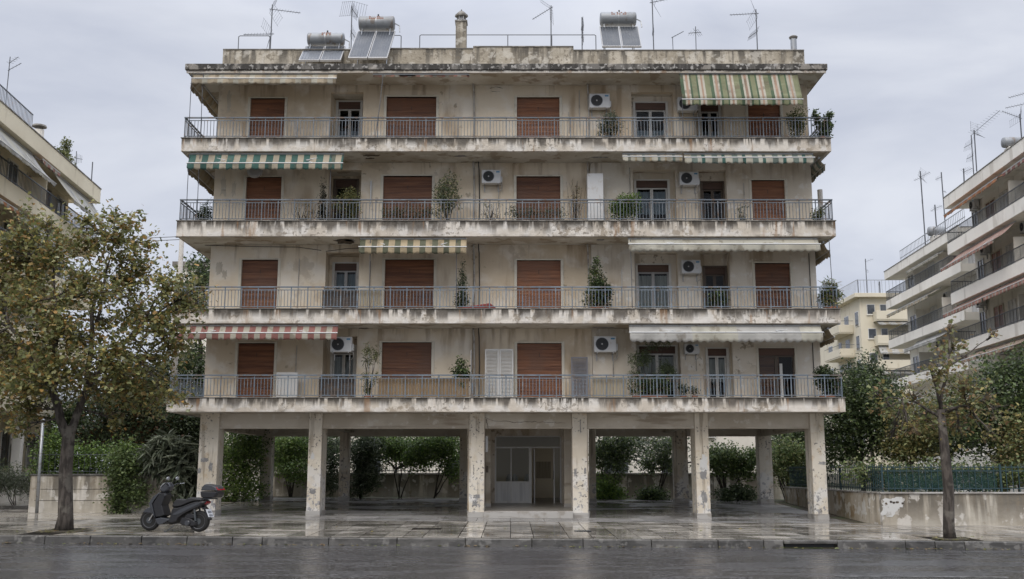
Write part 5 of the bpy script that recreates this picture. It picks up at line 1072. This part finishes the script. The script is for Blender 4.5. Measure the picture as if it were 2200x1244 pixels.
for i, (px, pyt, pyb, k, lb) in enumerate(((1763, 408, 470, 2, 'pale post with pipe at the right end of the third balcony'),)):
    Y = 38.6; b = MB(); b.tube([(X_(px, 440, Y), Y, FL[k]), (X_(px, 440, Y), Y, Z_(pyt, Y))], .1, 8); tag(b.build('post', 'pipe'), lb, 'post')
# ================================================================== SCOOTER
def scooter():
    t = thing('scooter', 'dark grey parked scooter with top box on the wet sidewalk', 'scooter', (0, 0, 0))
    # side view drawn from the photo: u forward is negative x, w up; units metres
    def S_(zx, zy): return ((zx - 790) / 600.0, (1112 - zy) / 600.0)
    def P(pts): return [S_(*p) for p in pts]
    def wheel(cx, cz, r_, w):
        b = MB(); b.lathe([(r_ * .68, -w * .42), (r_ * .86, -w * .5), (r_ * .97, -w * .3), (r_, 0), (r_ * .97, w * .3), (r_ * .86, w * .5), (r_ * .68, w * .42)], (cx, 0, cz), 'y', 32); wh = b.build('wheel', 'rubber', t, smooth=True)
        b = MB(); b.lathe([(r_ * .58, -w * .36), (r_ * .69, -w * .44), (r_ * .69, w * .44), (r_ * .58, w * .36)], (cx, 0, cz), 'y', 32)
        for k in range(5):
            a = 2 * math.pi * k / 5 + .3
            for d in (-.12, .12): b.tube([(cx + .04 * math.cos(a), 0, cz + .04 * math.sin(a)), (cx + r_ * .6 * math.cos(a + d), 0, cz + r_ * .6 * math.sin(a + d))], .013, 5)
        b.lathe([(.05, -.05), (.05, .05)], (cx, 0, cz), 'y', 14); b.build('rim', 'rim', wh)
        b = MB(); b.lathe([(.085, -w * .5), (.085, -w * .47)], (cx, 0, cz), 'y', 20); b.build('brake_disc', 'rail_dark', wh)
    fx, fz = S_(350, 950); rx, rz = S_(1228, 960)
    wheel(fx, .292, .292, .11); wheel(rx, .292, .292, .14)
    def pr(name, pts, w, m_, sh=.93, bev=.012, par=t):
        b = MB(); b.prism(P(pts), -w / 2, w / 2, 'xz', sh); return b.build(name, m_, par, bevel=bev, smooth=False)
    pr('front_fender', [(215, 815), (255, 765), (320, 725), (385, 712), (432, 735), (436, 800), (425, 832), (380, 822), (300, 815)], .15, 'scooter_grey', .88)
    pr('front_shield', [(370, 640), (400, 590), (455, 520), (545, 460), (556, 480), (470, 590), (430, 660), (470, 800), (500, 900), (488, 905), (430, 770), (375, 685)], .36, 'scooter_grey', .9)
    pr('leg_shield', [(545, 470), (640, 470), (660, 510), (610, 660), (600, 680), (665, 850), (600, 880), (505, 890), (470, 790), (432, 660)], .33, 'scooter_dark', .92)
    pr('headset', [(515, 425), (545, 375), (600, 320), (650, 302), (690, 320), (715, 370), (690, 430), (650, 455), (600, 480), (545, 460)], .26, 'scooter_grey', .75, .02)
    pr('headlight', [(512, 425), (530, 385), (575, 395), (560, 440), (530, 445)], .2, 'lamp_clear', .8)
    pr('wind_deflector', [(540, 380), (598, 318), (650, 300), (640, 315), (600, 345), (560, 390)], .3, 'lamp_clear', .9)
    pr('floorboard', [(490, 905), (600, 880), (760, 905), (760, 925), (700, 955), (620, 1000), (560, 1005), (520, 965)], .34, 'scooter_grey', .92)
    pr('seat', [(762, 690), (790, 630), (830, 580), (860, 572), (950, 582), (1010, 580), (1075, 548), (1150, 546), (1330, 562), (1340, 585), (1180, 600), (1060, 640), (950, 690), (860, 712), (780, 715)], .30, 'seat_vinyl', .82, .02)
    pr('rear_body', [(755, 790), (790, 715), (860, 714), (960, 690), (1080, 640), (1190, 602), (1340, 588), (1380, 610), (1300, 690), (1180, 735), (1060, 790), (960, 850), (900, 900), (860, 970), (760, 1000), (690, 975), (740, 905)], .33, 'scooter_dark', .86, .02)
    pr('side_stripe', [(800, 830), (900, 760), (1060, 690), (1200, 640), (1330, 615), (1250, 665), (1080, 740), (930, 820), (830, 850)], .345, 'scooter_grey', .95, .006)
    pr('engine', [(910, 960), (940, 880), (1010, 860), (1100, 880), (1180, 920), (1230, 950), (1220, 1010), (1150, 1020), (1050, 1010), (960, 1010)], .26, 'scooter_dark', .85)
    pr('air_filter', [(990, 870), (1040, 810), (1130, 800), (1200, 830), (1200, 890), (1100, 895)], .24, 'scooter_dark', .85)
    b = MB(); b.lathe([(.06, -.17), (.075, -.155), (.075, -.13)], (S_(1070, 965)[0], 0, S_(1070, 965)[1]), 'y', 18); b.build('gear_cover', 'scooter_grey', t)
    pr('taillight', [(1300, 640), (1330, 605), (1385, 605), (1380, 640), (1345, 662)], .2, 'lamp_red', .85)
    pr('rear_fender', [(1250, 690), (1330, 690), (1370, 730), (1400, 860), (1440, 900), (1425, 920), (1390, 900), (1350, 830), (1310, 750)], .12, 'scooter_dark', .9)
    b = MB(); (a, c_), (d, e) = S_(1365, 735), S_(1425, 862)
    b.hexa([(a - .005, -.1, c_), (a + .01, -.1, c_), (d + .01, -.1, e), (d - .005, -.1, e)], [(a - .005 + .02, .1, c_), (a + .01 + .02, .1, c_), (d + .03, .1, e), (d + .015, .1, e)])
    pl = b.build('number_plate', 'plate', t, bevel=.003)
    b = MB(); nrm = Vector((d - a, 0, e - c_)).cross(Vector((0, 1, 0))).normalized(); 
    for r_ in range(2):
        for q in range(4):
            u = .25 + r_ * .42; y0 = -.075 + q * .04; p0 = Vector((a + (d - a) * u + .02, y0, c_ + (e - c_) * u)); p1 = Vector((a + (d - a) * (u + .25) + .02, y0, c_ + (e - c_) * (u + .25)))
            b.add([p0 + Vector((.006, 0, .002)), p0 + Vector((.006, .024, .002)), p1 + Vector((.006, .024, .002)), p1 + Vector((.006, 0, .002))], [(0, 1, 2, 3)])
    b.build('plate_print', 'dark_print', pl)
    bx = pr('top_box', [(1275, 440), (1590, 440), (1580, 490), (1545, 545), (1330, 552), (1300, 540), (1285, 500)], .40, 'scooter_dark', .9, .02)
    pr('lid', [(1272, 430), (1290, 375), (1330, 332), (1370, 322), (1520, 345), (1570, 375), (1592, 425), (1590, 434)], .40, 'scooter_grey', .78, .02, bx)
    pr('reflector', [(1500, 362), (1555, 366), (1596, 420), (1560, 425)], .34, 'lamp_red', .9, .004, bx)
    b = MB(); b.box(S_(1310, 0)[0], S_(1480, 0)[0], -.12, .12, S_(0, 572)[1], S_(0, 553)[1]); b.build('luggage_rack', 'rail_dark', t)
    b = MB(); hx, hz_ = S_(700, 345)
    for s_ in (-1, 1): b.tube([(hx - .03, s_ * .1, hz_ - .02), (hx, s_ * .24, hz_ + .03), (hx + .07, s_ * .36, hz_ + .04)], .017, 8)
    hb = b.build('handlebar', 'scooter_dark', t, smooth=True)
    b = MB()
    for s_ in (-1, 1): b.tube([(hx + .0, s_ * .25, hz_ + .02), (hx + .05, s_ * .30, hz_ + .035), (hx + .14, s_ * .36, hz_ + .05)], .007, 6)
    b.build('brake_lever', 'chrome', hb)
    for s_ in (-1, 1):
        b = MB(); x0, z0 = S_(640, 305); b.tube([(x0, s_ * .18, z0), (x0 + .1, s_ * .2, z0 + .08)], .008, 6); st = b.build('mirror', 'scooter_dark', t)
        b = MB(); b.lathe([(.01, -.03), (.05, -.025), (.062, 0), (.05, .012), (.01, .014)], (0, 0, 0), 'x', 18)
        b.v = [(p[0] + x0 + .12, p[1] * 1.15 + s_ * .205, p[2] * .85 + z0 + .115) for p in b.v]; b.build('mirror_head', 'lamp_clear', st, smooth=True)
    b = MB(); 
    for s_ in (-1, 1): b.tube([(S_(425, 830)[0], s_ * .075, S_(425, 830)[1]), (fx + .01, s_ * .075, .28)], .02, 8)
    b.build('fork', 'frame_alu', t)
    b = MB(); 
    for s_ in (-1, 1): b.tube([(S_(1175, 735)[0], s_ * .12, S_(1175, 735)[1]), (S_(1205, 930)[0], s_ * .12, S_(1205, 930)[1])], .026, 8)
    b.build('shock_absorber', 'rail_dark', t)
    b = MB(); b.tube([(S_(830, 1010)[0], -.13, S_(0, 1010)[1]), (S_(750, 1112)[0], -.26, .005)], .014, 6); b.tube([(S_(750, 1112)[0], -.26, .012), (S_(725, 1112)[0], -.28, .012)], .02, 6); b.tube([(S_(800, 1080)[0], -.12, .06), (S_(835, 1100)[0], -.12, .02)], .012, 6); b.build('side_stand', 'rail_dark', t)
    b = MB(); b.tube([(S_(950, 1015)[0], .14, .16), (S_(1150, 1010)[0], .17, .2), (S_(1330, 930)[0], .18, .34)], [.03, .055, .05], 10); b.build('exhaust', 'frame_alu', t, smooth=True)
    return t
sc = scooter(); sx, sy = X_(374, 1143, 29.9), 29.9
sc.location = (sx, sy, gz(sx, sy) + .004); sc.rotation_euler = (0, .006, rad(-17)); sc.scale = (1.09, 1.06, 1.0)

# ================================================================== NEIGHBOURING HOUSES
def frame_T(corner, d, n):
    d = Vector((*d, 0)).normalized(); n = Vector((*n, 0)).normalized()
    M = Matrix.Identity(4)
    for i in range(3): M[i][0] = d[i]; M[i][1] = n[i]; M[i][2] = (0, 0, 1)[i]; M[i][3] = (*corner, 0)[i]
    return M
def house(label, corner, d, n, L_, floors, fh_, wallm, slabm, bal=1.3, depth=10, roof_up=.0, railm='rail_grey', wins=(), a0=0.0, rail_top=False, bal_a=None, ground=0.0, rail_n=.14):
    """a = metres along the facade from the far corner, b = metres out from the balcony edge (negative: into the house)
       floors: z of each fascia top from the lowest, last one the roof; wins: (storey index, a0, a1, z0, z1, kind)"""
    T = frame_T(corner, d, n); t = thing('apartment_building', label, 'building', (corner[0], corner[1], ground))
    ba0, ba1 = bal_a or (0, L_)
    b = MB(T); zr = floors[-1]; holes = [(w_[1], w_[2], w_[3], w_[4]) for w_ in wins]
    b.box(a0 + .8, L_, -bal - depth, -bal, ground - .3, zr - .1); b.build('wall', wallm, t)
    for k, z in enumerate(floors):
        b = MB(T); top = z; rf = (k == len(floors) - 1)
        b.box(ba0 + .05, ba1, -bal + .001, -.05, z - fh_ + .01, z - .12); b.build('soffit', 'house_shade' if False else slabm, t)
        b = MB(T); b.box(ba0, ba1, -.1, 0, z - fh_, z); b.box(ba0, ba0 + .1, -bal - (1.5 if rf else 0), -.101, z - fh_, z); b.build('fascia', slabm, t, bevel=.01)
        if rf:
            b = MB(T); b.box(ba0 - .03, ba1, -.14, .03, z + .002, z + .05); b.box(a0 + .4, L_, -bal - depth, -.2, z - .099, z - .05); b.build('roof', 'cap_dark', t)
        if not rf or rail_top:
            zz = z + (.003 if not rf else .06); yo = -.06 if not rf else -.5
            b = MB(T); b.box(ba0 + .03, ba1, yo - .025, yo + .025, zz + .72, zz + .76); b.box(ba0 + .03, ba1, yo - .012, yo + .012, zz + .08, zz + .11); b.box(ba0 + .03, ba0 + .08, -bal, yo - .026, zz + .72, zz + .76)
            a = ba0 + .05; i = 0
            while a < ba1:
                r_ = .02 if i % 8 == 0 else .008; b.box(a - r_, a + r_, yo - .01, yo + .01, zz, zz + .719); a += rail_n; i += 1
            q = 0.2
            while q < bal: b.box(ba0 + .05, ba0 + .066, yo - q, yo - q + .016, zz, zz + .719); q += .16
            b.build('railing', railm, t)
    for k, z in enumerate(floors[:-1]):
        for a_ in ((ba1 - ba0) * .36, (ba1 - ba0) * .7):
            b = MB(T); b.box(a_, a_ + .12, -bal + .002, -.35, z - .11, z + 1.55); b.build('balcony_divider', slabm, t)
    for (k, wa, wb, z0, z1, kd) in wins:
        y = -bal
        b = MB(T); b.box(wa - .06, wa, y + .001, y + .06, z0, z1); b.box(wb, wb + .06, y + .001, y + .06, z0, z1); b.box(wa - .06, wb + .06, y + .001, y + .065, z1, z1 + .06); b.box((wa + wb) / 2 - .03, (wa + wb) / 2 + .03, y + .02, y + .05, z0, z1)
        f = b.build('window', 'frame_white' if kd != 'shut' else 'frame_cream', t)
        b = MB(T); b.box(wa, wb, y + .003, y + .018, z0, z1); b.build({'shut': 'roller_shutter', 'glass': 'pane', 'white': 'roller_shutter'}[kd], {'shut': 'shutter', 'glass': 'dark_glass', 'white': 'white_louver'}[kd], f)
    return t, T
mat('dark_glass', (.03, .034, .04), .08, [(.6, .45, .6, (.11, .12, .13), .7)], spec=.8)
def far_awning(label, T, a0, a1, zr, out, drop, val, pattern, grp, b0=-.3, arms=True):
    A0, A1, B0, B1 = T @ Vector((a0, b0, zr)), T @ Vector((a1, b0, zr)), T @ Vector((a0, out, zr - drop)), T @ Vector((a1, out, zr - drop)); awning(label, A0, A1, B0, B1, val, pattern, grp, arms=arms, scal=.35)
def far_ac(label, T, a, z, bal):
    p_ = T @ Vector((a, -bal + .07, z)); o = dup(ac0, p_, math.atan2((T @ Vector((0, 1, 0)) - T @ Vector((0, 0, 0))).y, (T @ Vector((0, 1, 0)) - T @ Vector((0, 0, 0))).x) + math.pi / 2, label); o.scale = (1, 1, 1); o['group'] = 'air conditioners on the neighbouring houses'
# ---- left neighbour
FLs = [1.6, 4.75, 7.6, 10.35, 13.1, 15.9]
wl_ = []
for k, z in enumerate(FLs[1:-1]):
    for a_, w_, kd in ((1.3, 1.1, 'glass'), (3.4, .9, 'shut'), (5.2, 1.2, 'shut'), (7.6, 1.0, 'glass'), (9.6, 1.3, 'shut'), (12.2, 1.1, 'glass'), (14.5, 1.2, 'shut')): wl_.append((k, a_, a_ + w_, z - .3, z + 1.75, kd))
for a_ in (2.0, 5.0, 8.0): wl_.append((0, a_, a_ + 1.9, 1.75, 3.3, 'glass'))
hl, TL = house('cream corner apartment house with white awnings at the left edge', (-21.2, 52), (.086, -1), (1, .086), 18, FLs[1:], .75, 'house_cream', 'house_cream', rail_top=False, wins=wl_, ground=.2)
b = MB(TL); 
for a_ in (.4, 3.9, 7.4, 10.9): b.box(a_, a_ + .35, -.5, -.15, .1, 4.0)
b.box(0.2, 16, -.45, -.2, .1, 1.55); b.build('ground_colonnade', 'house_white', hl)
WLA = [('offwhite', 1.0), ('ivory', .9)]; GL = 'awnings on the left house'
far_awning('white drop awning nearest the corner of the left house, top floor', TL, .3, 6.1, 15.1, .75, 1.35, .18, WLA, GL)
far_awning('rolled awning between two drop awnings on the left house', TL, 6.3, 8.5, 15.1, .1, .15, .2, [('pinkish', .3), ('ivory', .3)], GL)
far_awning('white drop awning nearest the picture edge on the left house, top floor', TL, 8.7, 16, 15.1, .8, 1.3, .18, WLA, GL)
far_awning('orange rolled awning on the left house, second floor from the top', TL, 10.5, 16, 12.3, .1, .2, .2, [('rust', .4), ('ivory', .3)], GL)
far_awning('pale drop awning behind the street tree on the left house', TL, 5.8, 10.2, 12.3, .7, 1.0, .18, WLA, GL)
t = thing('roof_railing', 'dark railing on the roof edge of the left house', 'railing', TL @ Vector((10, -.5, 15.95)))
b = MB(TL)
for z in (16.95, 16.1): b.box(8.4, 17, -.52, -.48, z, z + .04)
b.build('rail', 'rail_grey', t)
for i in range(62): b = MB(TL); a_ = 8.42 + i * .14; b.box(a_ - .01, a_ + .01, -.51, -.49, 15.95, 16.949); b.build('bar', 'rail_grey', t)
t = thing('chimney', 'pale round chimney with dark flat cap on the left house', 'chimney', TL @ Vector((6.2, -1.0, 15.9)))
p_ = TL @ Vector((6.2, -1.0, 0)); b = MB(); b.lathe([(.22, 15.8), (.21, 17.0)], (p_.x, p_.y, 0), n=12); b.build('shaft', 'house_white', t); b = MB(); b.lathe([(.15, 17.0), (.15, 17.12), (.32, 17.14), (.3, 17.22), (.05, 17.26)], (p_.x, p_.y, 0), n=12); b.build('cap', 'cap_dark', t)
for (a_, lb, n_, rr_, h_) in ((3.8, 'rounded plant tub on the roof edge of the left house', 700, .5, .7), (2.9, 'tall narrow cypress in a tub on the left house roof', 700, .25, 1.7), (2.1, 'small scraggly roof plant near the corner of the left house', 300, .3, .9)):
    p_ = TL @ Vector((a_, -.9, 15.86)); t = thing('roof_plant', lb, 'plant', p_, 'plants on the left house roof'); pot(t, p_.x, p_.y, p_.z, .25, .35, 'pot_white')
    b = MB(); b.tube([p_ + Vector((0, 0, .3)), p_ + Vector((0, 0, .3 + h_ * .8))], .02); b.build('stem', 'bark_dark', t)
    q_, _ = scatter([((p_.x, p_.y, p_.z + .35 + h_ * f), (rr_, rr_, h_ * .25)) for f in (.2, .45, .7)], n_, 6, .06); leaf_object('foliage', q_, .12, P_OLIVE, 'oval', t)
antenna('loop aerial on the left house at the picture edge', 8, 260, 122, 42, 15.9, [(135, .25, .35, .2, 4, .25, False), (150, .5, .3, 0, 4, .2, False)], 'aerials on neighbouring roofs', r=.02)
antenna('bare short pole on the corner of the left house', 195, 410, 348, 51.5, 15.9, [], 'aerials on neighbouring roofs', r=.03)
antenna('small aerial among the roof plants of the left house', 162, 380, 325, 48.5, 15.9, [(340, .1, .1, .5, 5, .25, False)], 'aerials on neighbouring roofs', r=.02)
# ---- right neighbour, nearer
FR = [3.1, 6.1, 9.1, 12.15, 15.2, 18.1]; wl_ = []
for k, z in enumerate(FR[:-1]):
    for a_, w_, kd in ((1.0, .8, 'glass'), (3.1, 1.3, 'shut'), (5.2, .9, 'white'), (7.2, 1.3, 'shut'), (9.6, .9, 'glass'), (11.4, 1.2, 'shut'), (14, 1.2, 'glass'), (17, 1.2, 'shut')): wl_.append((k, a_ + (k % 2) * .3, a_ + w_ + (k % 2) * .3, z - .3, z + 1.7, kd))
wl_ += [(0, 2 + 2.6 * i, 3.8 + 2.6 * i, .8, 2.2, 'glass') for i in range(6)]
hr, TR = house('white apartment house with pink awnings at the right edge', (26.5, 62), (-.067, -1), (-1, .067), 24, FR, .68, 'house_white', 'house_white', wins=wl_, ground=.2, railm='rail_dark')
PK = [('pinkish', .35), ('bone', .12)]; GR = 'awnings on the right house'
far_awning('orange narrow awning under the roof of the right house, far end', TR, .8, 9.0, 17.3, .35, .45, .22, [('rust', .5), ('salmon', .2)], GR)
far_awning('red narrow awning under the roof of the right house, at the picture edge', TR, 9.8, 18, 17.3, .35, .45, .22, [('brick', .4), ('bone', .2)], GR)
far_awning('pink drop awning on the right house below the orange one', TR, 1.2, 9.3, 14.4, .9, .95, .2, PK, GR)
far_awning('pink awning nearest the far corner of the right house, middle floor', TR, .6, 6.7, 11.4, .75, .6, .25, PK, GR)
far_awning('pink awning towards the picture edge on the right house, middle floor', TR, 6.9, 15, 11.4, .75, .6, .25, PK, GR)
far_awning('salmon awning above the trees on the right house', TR, 2.5, 10, 8.35, .6, .5, .2, [('salmon', .35), ('bone', .15)], GR)
for a_, z, lb in ((1.9, 16.9, 'air conditioner under the orange awning of the right house'), (1.8, 11.1, 'air conditioner under the pink middle floor awning of the right house'), (3.0, 14.0, 'air conditioner under the pink drop awning of the right house')): far_ac(lb, TR, a_, z, 1.3)
for a_, z, lb in ((8.6, 14.0, 'air conditioner at the near end of the pink drop awning, right house'), (10.2, 11.0, 'air conditioner right of the pink awning joint, right house'), (4.6, 8.0, 'air conditioner above the salmon awning trees, right house')): far_ac(lb, TR, a_, z, 1.3)
# ---- right neighbour, farther
FM = [5.3, 8.35, 11.4, 14.45, 16.75]; wl_ = []
for k, z in enumerate(FM[:-1]):
    for a_, w_, kd in ((1.6, 1.3, 'glass'), (4.0, .9, 'shut'), (6.0, 1.2, 'white'), (8.6, .9, 'glass'), (11, 1.2, 'shut'), (13.6, 1.0, 'white')): wl_.append((k, a_, a_ + w_, z - .3, z + 1.6, kd))
hm, TM = house('pale apartment house with stepped balconies behind the pink awninged house', (28.75, 79), (-.055, -1), (-1, .055), 15.5, FM, .62, 'house_white', 'house_white', wins=wl_, ground=.2, railm='rail_dark')
GM = 'awnings on the farther right house'
far_awning('beige awning on the second balcony of the farther right house', TM, 2.0, 11, 13.6, .6, .5, .25, [('beige', .4), ('cream', .3)], GM)
far_awning('narrow cream awning under the roof of the farther right house', TM, 5.5, 12, 15.9, .1, .2, .2, [('cream', .5), ('bone', .3)], GM)
far_awning('white awning on the third balcony of the farther right house', TM, 5.5, 12, 10.6, .6, .5, .25, [('offwhite', .8)], GM)
far_ac('air conditioner under the roof of the farther right house', TM, 10.4, 15.4, 1.3)
far_ac('air conditioner over the third balcony of the farther right house', TM, 7.9, 9.9, 1.3)
far_ac('air conditioner over the second balcony of the farther right house', TM, 9.9, 12.9, 1.3)
# roof tanks and aerials of the right houses
def roof_tank(label, T, a, b_, z, s_=1.0):
    p_ = T @ Vector((a, b_, z)); t = thing('roof_tank', label, 'water tank', p_, 'tanks on neighbouring roofs')
    b = MB(); b.box(p_.x - .4 * s_, p_.x + .4 * s_, p_.y - .4 * s_, p_.y + .4 * s_, p_.z, p_.z + .8 * s_); b.build('stand', 'house_white', t, bevel=.02)
    b = MB(); b.lathe([(.02, -.65 * s_), (.36 * s_, -.6 * s_), (.4 * s_, -.5 * s_), (.4 * s_, .5 * s_), (.36 * s_, .6 * s_), (.02, .65 * s_)], (p_.x, p_.y, p_.z + 1.2 * s_), 'x', 18); b.build('tank', 'tank', t, smooth=True)
roof_tank('white cylinder tank on a stand on the right house roof', TR, 8.2, -.9, 18.1, .75); roof_tank('white cylinder tank on the farther right house roof', TM, 9.5, -.8, 16.75, .85)
AG = 'aerials on neighbouring roofs'
antenna('large aerial with rising boom on the right house roof', 2099, 375, 279, 56, 18.05, [(285, 1.4, 1.2, -.3, 12, .4, True)], AG, r=.035)
antenna('thin mast with dipoles left of the rising boom aerial, right house roof', 2092, 375, 290, 56.6, 18.05, [(308, -.1, 0, .8, 6, .4, False), (335, -.1, 0, .6, 5, .35, False)], AG, r=.03)
antenna('aerial with boom pointing left at the upper right edge', 2195, 300, 245, 50.5, 18.05, [(253, -.9, .35, 0, 9, .2, True)], AG, r=.035)
antenna('twin boom aerial cut by the right edge of the picture', 2212, 300, 190, 50, 18.05, [(200, -.9, -.25, 0, 8, .15, False), (222, -1.1, -.25, 0, 8, .15, False)], AG, r=.035)
antenna('squat aerial at the corner of the right house roof', 2072, 400, 362, 58.5, 18.05, [(370, .6, .3, .2, 6, .3, False)], AG, r=.04)
antenna('tall aerial with crosspiece rising behind the farther right house', 1989, 530, 368, 72, 16.7, [(380, .7, .35, 0, 8, .25, True), (382, -.5, -.2, 0, 4, .2, False), (427, .2, 0, .6, 4, .3, False)], AG, r=.045)
antenna('slim aerial close to the corner of the pink awninged house', 2030, 470, 370, 68, 16.7, [(380, -.3, -.1, .3, 5, .3, False), (410, .25, -.1, 0, 3, .2, False)], AG, r=.04)
antenna('low aerial between tank and tall mast on the farther right house', 2013, 500, 440, 70, 16.7, [(448, .5, .2, 0, 6, .25, False), (448, -.3, -.2, 0, 3, .2, False)], AG, r=.045)
t = thing('roof_railing', 'thin railing on the roof of the farther right house', 'railing', TM @ Vector((8, -.5, 16.8)))
b = MB(TM)
for z in (17.85, 17.3): b.box(2.5, 15.5, -.52, -.48, z, z + .04)
b.build('rail', 'steel', t)
for i in range(44): b = MB(TM); a_ = 2.52 + i * .3; b.box(a_ - .012, a_ + .012, -.51, -.49, 16.8, 17.849); b.build('bar', 'steel', t)
# ---- far cream house seen end on
FY = 115.0; cx0 = X_(1847, 660, FY); cxr = 58.0
t = thing('apartment_building', 'far yellow cream house with small balconies between the trees and the right houses', 'building', (cx0, FY, .4)); zt = Z_(640, FY)
b = MB(); b.box(cx0, cxr, FY, FY + 16, 0, zt); b.build('wall', 'house_yellow', t)
b = MB(); b.box(cx0 - .7, cxr, FY - .7, FY + 16.5, zt, zt + .45); b.build('roof', 'house_yellow', t, bevel=.02)
b = MB(); zr_ = zt + .45; b.box(cx0 - .3, cxr, FY - .3, FY - .25, zr_ + 1.5, zr_ + 1.56); b.box(cx0 - .3, cx0 - .25, FY - .249, FY + 16, zr_ + 1.5, zr_ + 1.56)
for i in range(45): b.box(cx0 - .28 + i * .4, cx0 - .25 + i * .4, FY - .29, FY - .26, zr_, zr_ + 1.5)
for i in range(38): b.box(cx0 - .29, cx0 - .26, FY + .2 + i * .4, FY + .23 + i * .4, zr_, zr_ + 1.5)
b.build('roof_railing', 'steel', t)
for k in range(6):
    z = Z_(655, FY) - k * 2.72
    for (pa, pc) in ((1863, 1878), (1891, 1903)):
        xa, xb = X_(pa, 660, FY), X_(pc, 660, FY)
        b = MB(); b.box(xa - .08, xb + .08, FY - .05, FY + .05, z - 1.1, z + .08); f = b.build('window', 'frame_white', t); b = MB(); b.box(xa, xb, FY - .07, FY - .051, z - 1.02, z); b.build('pane', 'dark_glass', f)
        b = MB(); b.box(xa - .15, xb + .15, FY - .14, FY - .052, z - 1.18, z - 1.101); b.build('sill', 'house_white', f)
    xb = X_(1875, 680, FY)
    b = MB(); b.box(xb, xb + 7, FY - 1.2, FY - .01, z - 1.95, z - 1.8); b.box(xb, xb + 7, FY - 1.25, FY - 1.15, z - 1.8, z - .85); b.box(xb, xb + .1, FY - 1.149, FY - .01, z - 1.8, z - .85); b.build('balcony', 'house_yellow', t, bevel=.02)
    b = MB(); b.box(cx0 - 1.6, cx0 - .01, FY + 2.5, FY + 8.5, z - 2.9, z - 2.75); b.box(cx0 - 1.65, cx0 - 1.55, FY + 2.5, FY + 8.5, z - 2.75, z - 1.9); b.box(cx0 - 1.549, cx0 - .01, FY + 2.45, FY + 2.55, z - 2.75, z - 1.9); b.build('balcony', 'house_yellow', t, bevel=.02)
    b = MB(); b.tube([(cx0 - 1.6, FY + 2.5, z - 1.45), (cx0 - 1.6, FY + 8.5, z - 1.45)], .03, 5); b.tube([(cx0 - 1.6, FY + 2.5, z - 1.45), (cx0, FY + 2.5, z - 1.45)], .03, 5); b.build('balcony_rail', 'rail_grey', t)
    for (ya, yb) in ((FY + .6, FY + 1.6), (FY + 4, FY + 5.4), (FY + 7, FY + 8), (FY + 10.5, FY + 12)):
        b = MB(); b.box(cx0 - .05, cx0 + .05, ya - .08, yb + .08, z - 2.3, z - .6); f = b.build('window', 'frame_white', t); b = MB(); b.box(cx0 - .07, cx0 - .051, ya, yb, z - 2.22, z - .68); b.build('pane', 'dark_glass', f)
    if k < 4: awning('white awning on the far cream house, %s balcony' % ['top', 'second', 'third', 'fourth'][k], (xb + .1, FY - .9, z - 2.0), (xb + 6.9, FY - .9, z - 2.0), (xb + .1, FY - 1.5, z - 2.3 - .5 * (k % 2)), (xb + 6.9, FY - 1.5, z - 2.3 - .5 * (k % 2)), .2, [('offwhite', .8), ('sand', .5)], 'awnings on the far cream house')
antenna('tall aerial on the far cream house', 1863, 630, 556, 117, Z_(640, 115) + .4, [(562, .9, .3, 0, 6, .3, False), (582, .4, .1, .4, 4, .3, False)], AG, r=.05)
antenna('slim aerial at the right end of the far cream house roof', 1890, 620, 605, 117, Z_(640, 115) + .4, [(608, .1, 0, .6, 4, .3, False)], AG, r=.07)
antenna('short aerial left of the tall one on the far cream house', 1845, 635, 602, 117, Z_(640, 115) + .4, [(605, .2, .1, .4, 4, .3, False)], AG, r=.05)
# ---- pale house behind the garden, seen past the left flank and between the pillars
t = thing('apartment_building', 'white house behind the garden seen past the left flank and under the house', 'building', (-2, 66, .4))
b = MB(); b.box(-21.0, -11.5, 64, 72, 0, 14.2); b.build('wall', 'house_white', t)
b = MB(); b.box(-21.2, -11.3, 63.7, 72.2, 14.2, 14.5); b.build('roof', 'cap_dark', t)
b = MB(); b.box(-11.499, 18.4, 64.1, 72, 0, 6.2); b.build('low_wing', 'house_white', t)  # house lowered here to let sky light in from behind
b = MB(); b.box(-11.299, 18.5, 63.8, 72.2, 6.2, 6.45); b.build('roof', 'cap_dark', t)
for k in range(4):
    z = 4.6 + k * 2.9
    for xa in (-19.6, -17.0, -14.3) + ((-9, -5, -1, 3, 7, 11) if k == 0 else ()):
        b = MB(); b.box(xa - .08, xa + 1.38, 63.9, 64.05, z - 1.0, z + .7); f = b.build('window', 'frame_white', t); b = MB(); b.box(xa, xa + 1.3, 63.88, 63.899, z - .92, z + .62); b.build('pane', 'dark_glass' if (k + int(xa)) % 3 else 'curtain', f)
    b = MB(); b.box(-20.8, -12, 62.8, 63.99, z - 1.7, z - 1.5); b.box(-20.8, -12, 62.75, 62.85, z - 1.5, z - .8); b.build('balcony', 'house_white', t, bevel=.02)
for xa in (-9.5, -4, 1.5, 5.5, 9):
    b = MB(); b.box(xa, xa + 1.6, 63.9, 64.05, .9, 2.4); f = b.build('window', 'frame_white', t); b = MB(); b.box(xa + .08, xa + 1.52, 63.88, 63.899, .98, 2.32); b.build('pane', 'dark_glass', f)
# utility pole with wires at the left flank
t = thing('utility_pole', 'tall grey utility pole behind the left balcony corner with wires', 'pole', (X_(385, 800, 49), 49, gz(-15, 49)))
xx = X_(386, 600, 49); b = MB(); b.tube([(xx, 49, .3), (xx, 49, Z_(505, 49))], [.16, .11], 12); b.build('shaft', 'pipe', t, smooth=True)
b = MB()
for dz in (0, -.15): b.tube([(xx - 6, 49.5, Z_(508, 49) + dz), (xx - 3, 49.2, Z_(512, 49) + dz), (xx, 49, Z_(508, 49) + dz)], .015, 4)
b.tube([(xx - .3, 49, Z_(509, 49)), (xx + .3, 49, Z_(509, 49))], .04, 6); b.build('wire', 'cable', t)
